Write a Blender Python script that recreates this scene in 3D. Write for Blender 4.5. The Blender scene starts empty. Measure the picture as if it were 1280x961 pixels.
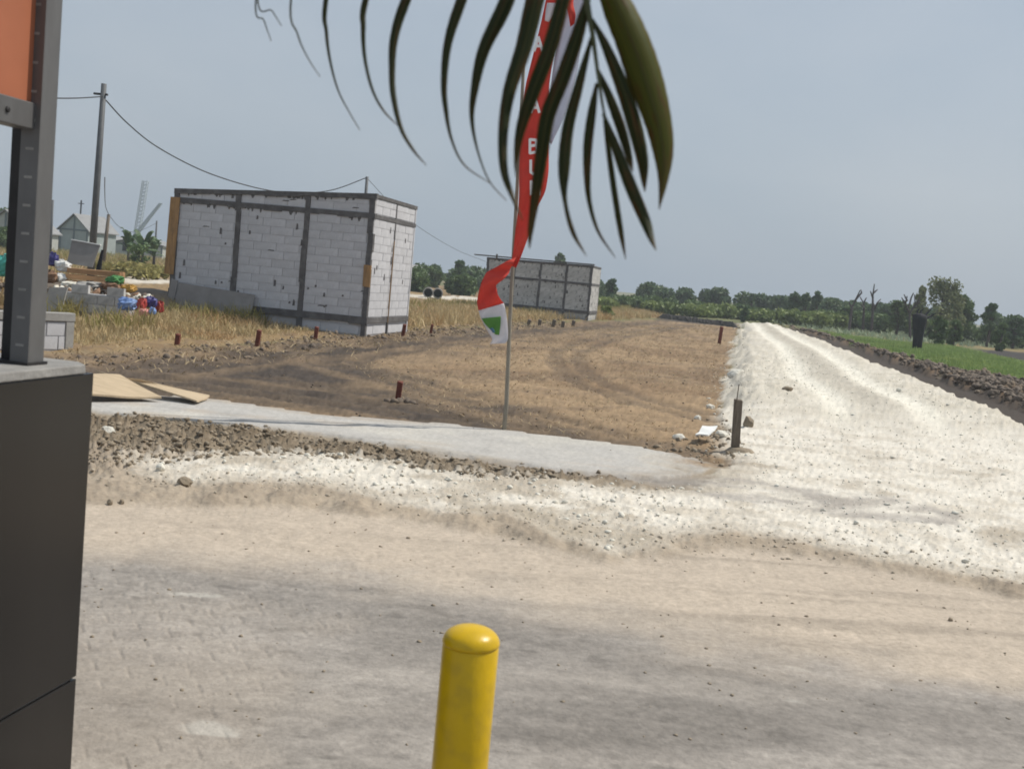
import bpy, math, random
import numpy as np
from mathutils import Vector, Matrix, Euler

random.seed(11)
RNG = np.random.default_rng(11)
S = bpy.context.scene
COL = S.collection
R = math.radians

# ------------------------------------------------------------------ camera
F, ROLL, HY, EYE = 1400.0, R(5.25), 352.0, 1.65
PITCH = math.atan((480.5 - HY) * math.cos(ROLL) / F)
cam_d = bpy.data.cameras.new('camera')
cam = bpy.data.objects.new('camera', cam_d)
COL.objects.link(cam)
cam_d.sensor_width = 36.0
cam_d.lens = 36.0 * F / 1280.0
cam_d.clip_start, cam_d.clip_end = 0.05, 6000
cam.matrix_world = (Matrix.Translation((0, 0, EYE)) @ Matrix.Rotation(R(90) - PITCH, 4, 'X')
                    @ Matrix.Rotation(ROLL, 4, 'Z'))
cam_d.dof.use_dof = True
cam_d.dof.focus_distance = 22.0
cam_d.dof.aperture_fstop = 9.0
S.camera = cam
S.render.film_transparent = False
S.cycles.pixel_filter_type = 'BLACKMAN_HARRIS'
S.cycles.filter_width = 1.8
S.cycles.max_bounces = 6
S.cycles.transparent_max_bounces = 8

# ------------------------------------------------------------------ light
SUN_AZ = Vector((0.93, 0.37, 0)).normalized()
SUN_EL = R(54)
sun_dir = Vector((SUN_AZ.x * math.cos(SUN_EL), SUN_AZ.y * math.cos(SUN_EL), math.sin(SUN_EL)))
sd = bpy.data.lights.new('sun', 'SUN')
sd.energy = 4.2
sd.angle = R(0.6)
sd.color = (1.0, 0.95, 0.86)
sun = bpy.data.objects.new('sun', sd)
COL.objects.link(sun)
sun.rotation_euler = sun_dir.to_track_quat('Z', 'Y').to_euler()

w = bpy.data.worlds.new('World')
S.world = w
w.use_nodes = True
nt = w.node_tree
bg = nt.nodes['Background']
bg.inputs['Strength'].default_value = 0.104
sky = nt.nodes.new('ShaderNodeTexSky')
sky.sky_type = 'NISHITA'
sky.sun_disc = False
sky.sun_elevation = SUN_EL
sky.sun_rotation = math.atan2(SUN_AZ.x, SUN_AZ.y)
sky.dust_density = 4.0
sky.air_density = 1.2
mx = nt.nodes.new('ShaderNodeMix')
mx.data_type = 'RGBA'
mx.inputs['Factor'].default_value = 0.80
tc = nt.nodes.new('ShaderNodeTexCoord')
nz = nt.nodes.new('ShaderNodeTexNoise')
nz.inputs['Scale'].default_value = 2.2
nz.inputs['Detail'].default_value = 5
mp = nt.nodes.new('ShaderNodeMapping')
mp.inputs['Scale'].default_value = (1, 1, 2.4)
cr = nt.nodes.new('ShaderNodeValToRGB')            # thin even veil of high cloud
cr.color_ramp.elements[0].position = 0.35
cr.color_ramp.elements[0].color = (3.55, 4.42, 5.45, 1)
cr.color_ramp.elements[1].position = 0.72
cr.color_ramp.elements[1].color = (4.80, 5.38, 6.10, 1)
L = nt.links.new
L(tc.outputs['Generated'], mp.inputs['Vector'])
L(mp.outputs['Vector'], nz.inputs['Vector'])
L(nz.outputs['Fac'], cr.inputs['Fac'])
L(sky.outputs['Color'], mx.inputs['A'])
L(cr.outputs['Color'], mx.inputs['B'])
L(mx.outputs['Result'], bg.inputs['Color'])

S.view_settings.view_transform = 'Standard'
S.view_settings.look = 'None'
S.view_settings.exposure = 0.0
S.view_settings.gamma = 1.0


# ------------------------------------------------------------------ survey helpers
_c, _s = math.cos(ROLL), math.sin(ROLL)


def ray(x, y):
    dx, dy = x - 640.0, -(y - 480.5)
    ux, uy = dx * _c - dy * _s, dx * _s + dy * _c
    return np.array([ux, F * math.cos(PITCH) + uy * math.sin(PITCH), -F * math.sin(PITCH) + uy * math.cos(PITCH)])


def G(x, y, z=0.0):
    """ground point surveyed from the photograph"""
    v = ray(x, y)
    t = (z - EYE) / v[2]
    return np.array([v[0] * t, v[1] * t])


def P(x, y, Y):
    """point at a known distance Y"""
    v = ray(x, y)
    v = v * (Y / v[1])
    return Vector((v[0], v[1], v[2] + EYE))


def lin(c):
    c = np.asarray(c, float) / 255.0
    return np.where(c <= 0.04045, c / 12.92, ((c + 0.055) / 1.055) ** 2.4)


def alb(r, g, b, k=1.32):
    """base colour of a surface that reads (r,g,b) in full daylight"""
    return tuple(lin((r, g, b)) / k)


# ------------------------------------------------------------------ noise
def _hash(ix, iy, seed):
    h = (ix.astype(np.int64) * 374761393 + iy.astype(np.int64) * 668265263 + seed * 974634541) & 0xffffffff
    h = ((h ^ (h >> 13)) * 1274126177) & 0xffffffff
    h = ((h ^ (h >> 16)) * 2246822519) & 0xffffffff
    return ((h ^ (h >> 15)) & 0xffffff) / float(0xffffff)


def vn(x, y, seed=0):
    ix, iy = np.floor(x), np.floor(y)
    fx, fy = x - ix, y - iy
    fx = fx * fx * (3 - 2 * fx)
    fy = fy * fy * (3 - 2 * fy)
    a = _hash(ix, iy, seed)
    b = _hash(ix + 1, iy, seed)
    c = _hash(ix, iy + 1, seed)
    d = _hash(ix + 1, iy + 1, seed)
    return (a + (b - a) * fx) * (1 - fy) + (c + (d - c) * fx) * fy


def fbm(x, y, seed=0, octv=4, gain=0.5):
    t, a, n = 0.0, 1.0, 0.0
    for o in range(octv):
        t = t + a * vn(x * 2 ** o + 17.3 * o, y * 2 ** o - 9.1 * o, seed + o)
        n += a
        a *= gain
    return t / n * 2 - 1


def sst(a, b, x):
    t = np.clip((x - a) / (b - a), 0, 1)
    return t * t * (3 - 2 * t)


def sdf(poly, x, y):
    """signed distance to polygon, positive inside"""
    poly = np.asarray(poly, float)
    d = np.full(x.shape, 1e9)
    ins = np.zeros(x.shape, bool)
    n = len(poly)
    for i in range(n):
        ax, ay = poly[i]
        bx, by = poly[(i + 1) % n]
        ex, ey = bx - ax, by - ay
        t = np.clip(((x - ax) * ex + (y - ay) * ey) / (ex * ex + ey * ey + 1e-12), 0, 1)
        d = np.minimum(d, (x - ax - ex * t) ** 2 + (y - ay - ey * t) ** 2)
        cond = (ay > y) != (by > y)
        xc = (bx - ax) * (y - ay) / (by - ay + 1e-12) + ax
        ins ^= cond & (x < xc)
    d = np.sqrt(d)
    return np.where(ins, d, -d)


def poly_px(*pts):
    return np.array([G(*p) for p in pts])


# ------------------------------------------------------------------ materials
def new_mat(name):
    m = bpy.data.materials.new(name)
    m.use_nodes = True
    return m, m.node_tree, m.node_tree.nodes['Principled BSDF']


def mat(name, col, rough=0.8, var=0.25, scale=6.0, bump=0.2, bscale=40.0, metal=0.0, dark=None, dark_scale=2.5,
        dark_amt=0.5, rand=0.0, spec=0.3, stretch=(1, 1, 1), trans=0.0, coords='Object'):
    m, t, b = new_mat(name)
    N = t.nodes.new
    k = t.links.new
    b.inputs['Roughness'].default_value = rough
    b.inputs['Metallic'].default_value = metal
    b.inputs['Specular IOR Level'].default_value = spec
    tc = N('ShaderNodeTexCoord')
    mp = N('ShaderNodeMapping')
    mp.inputs['Scale'].default_value = stretch
    k(tc.outputs[coords], mp.inputs['Vector'])
    n1 = N('ShaderNodeTexNoise')
    n1.inputs['Scale'].default_value = scale
    n1.inputs['Detail'].default_value = 6
    n1.inputs['Roughness'].default_value = 0.65
    k(mp.outputs['Vector'], n1.inputs['Vector'])
    r1 = N('ShaderNodeMapRange')
    r1.inputs['From Min'].default_value = 0.3
    r1.inputs['From Max'].default_value = 0.7
    r1.inputs['To Min'].default_value = 1 - var
    r1.inputs['To Max'].default_value = 1 + var
    k(n1.outputs['Fac'], r1.inputs['Value'])
    val = r1.outputs['Result']
    if rand:
        oi = N('ShaderNodeObjectInfo')
        r2 = N('ShaderNodeMapRange')
        r2.inputs['To Min'].default_value = 1 - rand
        r2.inputs['To Max'].default_value = 1 + rand
        k(oi.outputs['Random'], r2.inputs['Value'])
        mu = N('ShaderNodeMath')
        mu.operation = 'MULTIPLY'
        k(val, mu.inputs[0])
        k(r2.outputs['Result'], mu.inputs[1])
        val = mu.outputs[0]
    vm = N('ShaderNodeVectorMath')
    vm.operation = 'SCALE'
    k(val, vm.inputs['Scale'])
    vm.inputs[0].default_value = col
    out = vm.outputs['Vector']
    if dark is not None:
        n2 = N('ShaderNodeTexNoise')
        n2.inputs['Scale'].default_value = dark_scale
        n2.inputs['Detail'].default_value = 5
        k(mp.outputs['Vector'], n2.inputs['Vector'])
        cr = N('ShaderNodeMapRange')
        cr.inputs['From Min'].default_value = 0.5
        cr.inputs['From Max'].default_value = 0.68
        cr.inputs['To Max'].default_value = dark_amt
        k(n2.outputs['Fac'], cr.inputs['Value'])
        mi = N('ShaderNodeMix')
        mi.data_type = 'RGBA'
        k(cr.outputs['Result'], mi.inputs['Factor'])
        k(out, mi.inputs['A'])
        mi.inputs['B'].default_value = (*dark, 1)
        out = mi.outputs['Result']
    k(out, b.inputs['Base Color'])
    if bump:
        n3 = N('ShaderNodeTexNoise')
        n3.inputs['Scale'].default_value = bscale
        n3.inputs['Detail'].default_value = 6
        k(mp.outputs['Vector'], n3.inputs['Vector'])
        bp = N('ShaderNodeBump')
        bp.inputs['Strength'].default_value = bump
        bp.inputs['Distance'].default_value = 0.02
        k(n3.outputs['Fac'], bp.inputs['Height'])
        k(bp.outputs['Normal'], b.inputs['Normal'])
    if trans:
        tr = N('ShaderNodeBsdfTranslucent')
        k(out, tr.inputs['Color'])
        ms = N('ShaderNodeMixShader')
        ms.inputs['Fac'].default_value = trans
        k(b.outputs['BSDF'], ms.inputs[1])
        k(tr.outputs['BSDF'], ms.inputs[2])
        k(ms.outputs['Shader'], t.nodes['Material Output'].inputs['Surface'])
    return m


def leaf_mat(name, col, col2, scale=0.8, trans=0.25):
    return mat(name, col, rough=0.6, var=0.35, scale=scale * 3, bump=0, dark=col2, dark_scale=scale, dark_amt=0.8,
               trans=trans)


M = {}
M['block'] = mat('aerated_block', (0.53, 0.53, 0.55), var=0.15, scale=3.2, bump=0.25, bscale=60, rand=0.05,
                 dark=(0.34, 0.34, 0.35), dark_scale=2.2, dark_amt=0.5)
M['block_old'] = mat('weathered_block', (0.50, 0.49, 0.47), var=0.14, scale=4, bump=0.3, bscale=50, rand=0.12,
                     dark=(0.16, 0.16, 0.155), dark_scale=5.0, dark_amt=0.6)
M['mortar'] = mat('mortar', (0.40, 0.395, 0.40), var=0.2, scale=5)
M['concrete_dark'] = mat('raw_concrete', (0.105, 0.10, 0.10), var=0.3, scale=5, bump=0.4, dark=(0.2, 0.195, 0.19),
                         dark_scale=4, dark_amt=0.5)
M['concrete'] = mat('pale_concrete', (0.33, 0.32, 0.30), var=0.2, scale=5, bump=0.3, dark=(0.2, 0.19, 0.18))
M['cement_board'] = mat('cement_board', (0.24, 0.222, 0.208), var=0.12, scale=3, bump=0.1, dark=(0.33, 0.31, 0.29))
M['ply'] = mat('plywood', (0.46, 0.36, 0.24), var=0.2, scale=4, stretch=(1, 9, 1), bump=0.15, rand=0.12,
               dark=(0.3, 0.23, 0.15), dark_scale=2)
M['formwork'] = mat('formwork_timber', (0.36, 0.21, 0.09), var=0.3, scale=3, stretch=(6, 6, 1), bump=0.15,
                    dark=(0.18, 0.12, 0.07))
M['timber'] = mat('sawn_timber', (0.42, 0.24, 0.12), var=0.25, scale=4, stretch=(1, 6, 6), rand=0.25, bump=0.2)
M['old_wood'] = mat('grey_wood', (0.16, 0.13, 0.10), var=0.35, scale=6, stretch=(8, 8, 1), bump=0.4, dark=(0.07, 0.06, 0.05))
M['red_wood'] = mat('red_painted_wood', (0.145, 0.042, 0.028), var=0.3, scale=10, bump=0.3, dark=(0.08, 0.03, 0.02))
M['steel'] = mat('galvanised_steel', (0.135, 0.132, 0.13), rough=0.5, metal=0.3, var=0.15, scale=9, bump=0.05,
                 dark=(0.08, 0.075, 0.072), dark_scale=6, stretch=(1, 1, 0.4), spec=0.4)
M['steel_dark_and_shaded'] = mat('dark_and_shaded_steel', (0.03, 0.028, 0.028), rough=0.6, metal=0.2, var=0.25, scale=9, bump=0.1)  # dark fittings, and the post's shaded flange painted as colour
M['orange'] = mat('orange_sheet', (0.37, 0.125, 0.062), rough=0.6, var=0.10, scale=2.5, bump=0.05, bscale=8,
                  dark=(0.29, 0.09, 0.042), dark_scale=1.5, dark_amt=0.6)
M['granite'] = mat('dark_cladding', (0.009, 0.0078, 0.0072), rough=0.24, var=0.14, scale=30, stretch=(1, 1, 0.04),
                   bump=0.0, dark=(0.016, 0.014, 0.0125), dark_scale=2.0, dark_amt=0.7, spec=0.4)
M['granite_joint'] = mat('joint_filler', (0.22, 0.21, 0.2), var=0.2)
M['cap'] = mat('cement_cap', (0.26, 0.25, 0.235), var=0.2, scale=7, bump=0.3, dark=(0.16, 0.15, 0.14))
M['yellow'] = mat('yellow_paint', (0.58, 0.37, 0.003), rough=0.33, var=0.06, scale=14, bump=0.06, bscale=60, spec=0.35,
                  dark=(0.30, 0.21, 0.03), dark_scale=22, dark_amt=0.3)


def frond_mat(name, base, alt, tip):
    m, t, b = new_mat(name)
    N, k = t.nodes.new, t.links.new
    b.inputs['Roughness'].default_value = 0.42
    b.inputs['Specular IOR Level'].default_value = 0.22
    at = N('ShaderNodeAttribute')
    at.attribute_name = 'blade'                     # x across, y along, z which leaflet
    sx = N('ShaderNodeSeparateXYZ')
    k(at.outputs['Vector'], sx.inputs['Vector'])
    mp = N('ShaderNodeMapping')
    mp.inputs['Scale'].default_value = (16, 1.3, 9)
    k(at.outputs['Vector'], mp.inputs['Vector'])
    vein = N('ShaderNodeTexNoise')
    vein.inputs['Scale'].default_value = 1.0
    vein.inputs['Detail'].default_value = 3
    k(mp.outputs['Vector'], vein.inputs['Vector'])
    mp2 = N('ShaderNodeMapping')
    mp2.inputs['Scale'].default_value = (2.0, 5.0, 7)
    k(at.outputs['Vector'], mp2.inputs['Vector'])
    blot = N('ShaderNodeTexNoise')
    blot.inputs['Scale'].default_value = 1.0
    blot.inputs['Detail'].default_value = 6
    blot.inputs['Roughness'].default_value = 0.65
    k(mp2.outputs['Vector'], blot.inputs['Vector'])

    def ramp(sock, a, c, lo=0.0, hi=1.0):
        q = N('ShaderNodeMapRange')
        q.inputs['From Min'].default_value = a
        q.inputs['From Max'].default_value = c
        q.inputs['To Min'].default_value = lo
        q.inputs['To Max'].default_value = hi
        k(sock, q.inputs['Value'])
        return q.outputs['Result']

    def mix(f, a, c):
        q = N('ShaderNodeMix')
        q.data_type = 'RGBA'
        k(f, q.inputs['Factor'])
        for nm, v in (('A', a), ('B', c)):
            if isinstance(v, tuple):
                q.inputs[nm].default_value = (*v, 1)
            else:
                k(v, q.inputs[nm])
        return q.outputs['Result']
    col = mix(ramp(vein.outputs['Fac'], 0.35, 0.7, 0.0, 0.8), base, alt)
    col = mix(ramp(blot.outputs['Fac'], 0.52, 0.64, 0.0, 0.9), col, (0.105, 0.042, 0.010))
    ad = N('ShaderNodeMath')
    ad.operation = 'ADD'
    k(sx.outputs['Y'], ad.inputs[0])
    k(ramp(blot.outputs['Fac'], 0.3, 0.7, -0.15, 0.15), ad.inputs[1])
    col = mix(ramp(ad.outputs[0], 0.72, 0.95), col, tip)
    rib = N('ShaderNodeMath')
    rib.operation = 'ABSOLUTE'
    k(sx.outputs['X'], rib.inputs[0])
    col = mix(ramp(rib.outputs[0], 0.72, 1.0, 0.0, 0.7), col, (0.115, 0.090, 0.018))
    col = mix(ramp(rib.outputs[0], 0.13, 0.05, 0.0, 0.6), col, (0.10, 0.095, 0.030))
    k(col, b.inputs['Base Color'])
    bp = N('ShaderNodeBump')
    bp.inputs['Strength'].default_value = 0.35
    bp.inputs['Distance'].default_value = 0.002
    k(vein.outputs['Fac'], bp.inputs['Height'])
    k(bp.outputs['Normal'], b.inputs['Normal'])
    tr = N('ShaderNodeBsdfTranslucent')
    k(col, tr.inputs['Color'])
    ms = N('ShaderNodeMixShader')
    ms.inputs['Fac'].default_value = 0.42
    k(b.outputs['BSDF'], ms.inputs[1])
    k(tr.outputs['BSDF'], ms.inputs[2])
    k(ms.outputs['Shader'], t.nodes['Material Output'].inputs['Surface'])
    return m


M['leaf'] = frond_mat('palm_leaflet', (0.020, 0.032, 0.009), (0.048, 0.055, 0.012), (0.115, 0.070, 0.022))
M['leaf_olive'] = frond_mat('olive_leaflet', (0.052, 0.072, 0.008), (0.150, 0.130, 0.012), (0.120, 0.075, 0.020))
M['stalk'] = mat('palm_stalk', (0.05, 0.055, 0.02), rough=0.5, var=0.3, scale=20)
M['flag_red'] = mat('red_cloth', (0.70, 0.085, 0.06), rough=0.75, var=0.10, scale=4, bump=0.3, bscale=9, trans=0.4)
M['flag_pale'] = mat('sheer_cloth', (0.66, 0.68, 0.76), rough=0.8, var=0.06, scale=4, bump=0.2, bscale=9, trans=0.6)
M['flag_white'] = mat('white_cloth', (0.74, 0.72, 0.75), rough=0.75, var=0.06, scale=4, bump=0.3, bscale=9, trans=0.4)
M['flag_green'] = mat('green_print', (0.12, 0.30, 0.065), rough=0.75, var=0.1, scale=5, bump=0.2, bscale=9, trans=0.3)
M['flag_blue'] = mat('blue_print', (0.06, 0.13, 0.20), rough=0.75, var=0.1, scale=5, bump=0)
M['letter'] = mat('white_print', (0.78, 0.76, 0.76), rough=0.75, var=0.05, bump=0)
M['pole'] = mat('bamboo_pole', (0.25, 0.225, 0.18), rough=0.6, var=0.2, scale=5, stretch=(5, 5, 1), bump=0.1)
M['utility'] = mat('utility_pole', (0.10, 0.105, 0.11), rough=0.6, var=0.2, scale=3, bump=0.1)
M['cable'] = mat('cable', (0.03, 0.03, 0.032), rough=0.6, var=0.1, bump=0)
M['rock'] = mat('limestone_rock', (0.66, 0.63, 0.55), var=0.18, scale=12, bump=0.5, bscale=30, dark=(0.5, 0.45, 0.35),
                dark_scale=6)
M['clod'] = mat('earth_clod', (0.26, 0.21, 0.15), var=0.35, scale=8, bump=0.5, bscale=40, dark=(0.16, 0.125, 0.09),
                dark_scale=2)
M['pale_clod'] = mat('pale_clod', (0.42, 0.36, 0.28), var=0.3, scale=8, bump=0.4, dark=(0.28, 0.23, 0.17), dark_scale=3)
M['dark_clod'] = mat('dark_clod', (0.14, 0.11, 0.085), var=0.35, scale=8, bump=0.5, bscale=40, dark=(0.30, 0.22, 0.14),
                     dark_scale=0.7)
M['straw'] = mat('straw', (0.40, 0.31, 0.19), var=0.3, scale=3, bump=0, dark=(0.30, 0.2, 0.1), dark_scale=1.5, trans=0.1)
M['grass_dry'] = mat('dry_grass', (0.50, 0.40, 0.225), var=0.35, scale=2.0, bump=0, dark=(0.42, 0.24, 0.115),
                     dark_scale=0.5, dark_amt=0.8, trans=0.25)
M['weed'] = mat('green_weeds', (0.30, 0.27, 0.10), var=0.35, scale=2, bump=0, dark=(0.30, 0.24, 0.09), dark_scale=0.7,
                dark_amt=0.8, trans=0.3)
M['crop'] = mat('young_rice', (0.25, 0.33, 0.115), var=0.3, scale=0.6, bump=0, dark=(0.36, 0.40, 0.14), dark_scale=0.3,
                trans=0.3)
M['crop_pale'] = mat('pale_crop', (0.34, 0.40, 0.27), var=0.25, scale=0.8, bump=0, dark=(0.20, 0.27, 0.13),
                     dark_scale=0.4, trans=0.2)
M['leaf_dark'] = leaf_mat('dark_foliage', (0.095, 0.15, 0.070), (0.155, 0.205, 0.09), 0.5)
M['leaf_mid'] = leaf_mat('mid_foliage', (0.115, 0.17, 0.062), (0.075, 0.12, 0.046), 0.5)
M['leaf_pale'] = leaf_mat('pale_foliage', (0.20, 0.22, 0.105), (0.12, 0.15, 0.065), 0.5)
M['leaf_scrub'] = leaf_mat('scrub_foliage', (0.22, 0.27, 0.09), (0.12, 0.17, 0.055), 0.25)
M['bark'] = mat('bark', (0.075, 0.06, 0.05), var=0.3, scale=4, bump=0.4, stretch=(3, 3, 0.6))
M['dead_bark'] = mat('dead_bark', (0.075, 0.062, 0.062), var=0.3, scale=4, bump=0.3)
M['stump'] = mat('charred_wood', (0.022, 0.022, 0.028), var=0.4, scale=6, bump=0.6, bscale=15, stretch=(2, 2, 0.7))
M['wall_pale'] = mat('pale_render', (0.42, 0.43, 0.40), var=0.1, scale=1.5, bump=0.1)
M['wall_green'] = mat('grey_green_render', (0.33, 0.37, 0.36), var=0.12, scale=1.0, bump=0.1, dark=(0.26, 0.29, 0.28))
M['roof_grey'] = mat('grey_roof_sheet', (0.25, 0.25, 0.25), var=0.15, scale=1.5, bump=0.2)
M['dark'] = mat('dark_opening', (0.02, 0.02, 0.022), var=0.1, bump=0)
M['trim'] = mat('grey_trim', (0.15, 0.18, 0.19), var=0.1, bump=0)
M['teal'] = mat('teal_tarpaulin', (0.07, 0.36, 0.30), rough=0.5, var=0.2, scale=6, bump=0.6, bscale=7)
M['sack'] = mat('woven_sack', (0.62, 0.62, 0.60), rough=0.7, var=0.15, scale=8, bump=0.5, bscale=10)
M['sack_brown'] = mat('brown_sack', (0.22, 0.13, 0.08), rough=0.8, var=0.3, scale=8, bump=0.5, bscale=10)
M['blue'] = mat('blue_plastic', (0.17, 0.27, 0.52), rough=0.5, var=0.25, scale=9, bump=0.5, bscale=9,
                dark=(0.36, 0.5, 0.72), dark_scale=6)
M['navy'] = mat('navy_plastic', (0.055, 0.05, 0.18), rough=0.5, var=0.3, scale=9, bump=0.5, bscale=9)
M['red_plastic'] = mat('red_plastic', (0.36, 0.05, 0.04), rough=0.55, var=0.25, scale=9, bump=0.4, bscale=9)
M['pink'] = mat('pink_plastic', (0.62, 0.28, 0.25), rough=0.6, var=0.25, scale=9, bump=0.4, bscale=9)
M['green_net'] = mat('green_netting', (0.06, 0.19, 0.06), rough=0.7, var=0.3, scale=9, bump=0.6, bscale=12)
M['tub'] = mat('ochre_tub', (0.42, 0.24, 0.05), rough=0.55, var=0.2, scale=5, bump=0.2)
M['crane'] = mat('crane_steel', (0.36, 0.42, 0.46), rough=0.7, var=0.1, bump=0)
M['white_sheet'] = mat('white_sheet', (0.70, 0.70, 0.68), rough=0.7, var=0.08, scale=4, bump=0.2)


# ------------------------------------------------------------------ mesh helpers
class MB:
    def __init__(self):
        self.v, self.f = [], []

    def add(self, vs, fs):
        o = len(self.v)
        self.v += [tuple(p) for p in vs]
        self.f += [tuple(i + o for i in f) for f in fs]

    def box(self, a, b, mtx=None, jit=0.0):
        x0, y0, z0 = a
        x1, y1, z1 = b
        vs = [Vector(p) for p in ((x0, y0, z0), (x1, y0, z0), (x1, y1, z0), (x0, y1, z0),
                                  (x0, y0, z1), (x1, y0, z1), (x1, y1, z1), (x0, y1, z1))]
        if jit:
            vs = [p + Vector([random.uniform(-jit, jit) for _ in range(3)]) for p in vs]
        if mtx is not None:
            vs = [mtx @ p for p in vs]
        self.add(vs, [(0, 3, 2, 1), (4, 5, 6, 7), (0, 1, 5, 4), (1, 2, 6, 5), (2, 3, 7, 6), (3, 0, 4, 7)])

    def prism(self, bottom, top):
        n = len(bottom)
        self.add(list(bottom) + list(top), [tuple(range(n - 1, -1, -1)), tuple(range(n, 2 * n))] +
                 [(i, (i + 1) % n, n + (i + 1) % n, n + i) for i in range(n)])

    def tube(self, pts, rad, n=8, cap=True):
        pts = [Vector(p) for p in pts]
        if not hasattr(rad, '__len__'):
            rad = [rad] * len(pts)
        rings = []
        for i, p in enumerate(pts):
            d = (pts[min(i + 1, len(pts) - 1)] - pts[max(i - 1, 0)]).normalized()
            ref = Vector((1, 0, 0)) if abs(d.x) < 0.8 else Vector((0, 1, 0))
            a = d.cross(ref).normalized()
            b = d.cross(a)
            rings.append([p + (a * math.cos(2 * math.pi * k / n) + b * math.sin(2 * math.pi * k / n)) * rad[i]
                          for k in range(n)])
        vs = [p for r in rings for p in r]
        fs = []
        for i in range(len(pts) - 1):
            for k in range(n):
                q = (k + 1) % n
                fs.append((i * n + k, i * n + q, (i + 1) * n + q, (i + 1) * n + k))
        if cap:
            fs.append(tuple(range(n - 1, -1, -1)))
            fs.append(tuple((len(pts) - 1) * n + k for k in range(n)))
        self.add(vs, fs)

    def lathe(self, prof, n=32, c=(0, 0, 0)):
        vs = []
        for r, z in prof:
            for k in range(n):
                a = 2 * math.pi * k / n
                vs.append((c[0] + r * math.cos(a), c[1] + r * math.sin(a), c[2] + z))
        fs = []
        for i in range(len(prof) - 1):
            for k in range(n):
                q = (k + 1) % n
                fs.append((i * n + k, i * n + q, (i + 1) * n + q, (i + 1) * n + k))
        fs.append(tuple(range(n - 1, -1, -1)))
        fs.append(tuple((len(prof) - 1) * n + k for k in range(n)))
        self.add(vs, fs)

    def mesh(self, name, m, smooth=False):
        me = bpy.data.meshes.new(name)
        me.from_pydata(self.v, [], self.f)
        if m is not None:
            me.materials.append(m)
        if smooth:
            me.shade_smooth()
        me.update()
        return me

    def build(self, name, m, parent=None, smooth=False, loc=None, bevel=0.0):
        o = bpy.data.objects.new(name, self.mesh(name, m, smooth))
        COL.objects.link(o)
        if parent is not None:
            o.parent = parent
        if loc is not None:
            o.location = loc
        if bevel:
            b = o.modifiers.new('bevel', 'BEVEL')
            b.width = bevel
            b.segments = 2
            b.limit_method = 'ANGLE'
        return o


def np_mesh(name, V, Fq, m, smooth=False):
    """V (n,3), Fq (m,k) all faces with k corners"""
    me = bpy.data.meshes.new(name)
    n, (mf, kf) = len(V), Fq.shape
    me.vertices.add(n)
    me.vertices.foreach_set('co', np.ascontiguousarray(V, dtype=np.float32).ravel())
    me.loops.add(mf * kf)
    me.loops.foreach_set('vertex_index', np.ascontiguousarray(Fq, dtype=np.int32).ravel())
    me.polygons.add(mf)
    me.polygons.foreach_set('loop_start', np.arange(0, mf * kf, kf, dtype=np.int32))
    if smooth:
        me.polygons.foreach_set('use_smooth', np.ones(mf, dtype=bool))
    me.materials.append(m)
    me.update(calc_edges=True)
    me.validate()
    return me


def np_obj(name, V, Fq, m, parent=None, smooth=False):
    o = bpy.data.objects.new(name, np_mesh(name, V, Fq, m, smooth))
    COL.objects.link(o)
    if parent is not None:
        o.parent = parent
    return o


def tag(o, label=None, cat=None, group=None, kind=None):
    if label:
        o['label'] = label
    if cat:
        o['category'] = cat
    if group:
        o['group'] = group
    if kind:
        o['kind'] = kind
    return o


def empty(name, loc, label=None, cat=None, group=None, rz=0.0):
    o = bpy.data.objects.new(name, None)
    o.empty_display_size = 0.2
    COL.objects.link(o)
    o.location = loc
    o.rotation_euler = (0, 0, rz)
    return tag(o, label, cat, group)


def copy_tree(o, parent=None):
    c = o.copy()
    COL.objects.link(c)
    if parent is not None:
        c.parent = parent
    for ch in list(o.children):
        copy_tree(ch, c)
    return c


# ------------------------------------------------------------------ ground: one displaced sheet cut into its surfaces
reg = {}
reg['dust'] = poly_px((-400, 600), (80, 600), (300, 605), (430, 610), (560, 625), (700, 650), (830, 670), (960, 665),
                      (1060, 675), (1280, 715), (1700, 760), (1700, 905), (1280, 855), (900, 800), (640, 745), (420, 716),
                      (200, 690), (80, 688), (-400, 690))
reg['verge'] = poly_px((-300, 508), (110, 520), (330, 535), (470, 558), (640, 584), (780, 601), (900, 607), (1000, 640),
                       (1170, 655), (1400, 670), (1700, 760), (1280, 748), (1085, 708), (980, 690), (900, 680), (830, 690),
                       (760, 702), (700, 688), (560, 655), (420, 640), (300, 634), (90, 628), (-400, 630))
reg['white'] = poly_px((178, 580), (250, 570), (330, 567), (420, 570), (560, 592), (700, 606), (790, 613), (870, 618),
                       (905, 600), (930, 580), (905, 545), (900, 520), (906, 480), (917, 440), (925, 405), (960, 405.5),
                       (985, 411), (1050, 438), (1145, 478), (1280, 535), (1480, 620), (1700, 720), (1280, 730), (1085, 697),
                       (1010, 680), (900, 661), (830, 670), (760, 690), (700, 662), (640, 638), (560, 642), (500, 632),
                       (420, 606), (300, 600), (220, 606))
reg['grey_track'] = poly_px((830, 590), (905, 598), (1000, 612), (1100, 622), (1200, 645), (1200, 660), (1060, 650),
                            (950, 634), (860, 618))
reg['slab'] = poly_px((-500, 468), (118, 491), (262, 500), (400, 520), (560, 532), (640, 541), (760, 556), (850, 568),
                      (903, 577), (880, 592), (830, 600), (760, 597), (640, 582), (560, 570), (400, 545), (300, 535),
                      (118, 518), (-500, 488))
reg['field'] = poly_px((-500, 440), (80, 442), (150, 440), (330, 428), (440, 418), (600, 408), (700, 402), (790, 400), (905, 402),
                       (925, 404), (925, 420), (915, 470), (905, 520), (930, 580), (880, 585), (640, 548), (262, 504),
                       (80, 495), (-500, 470))
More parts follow.
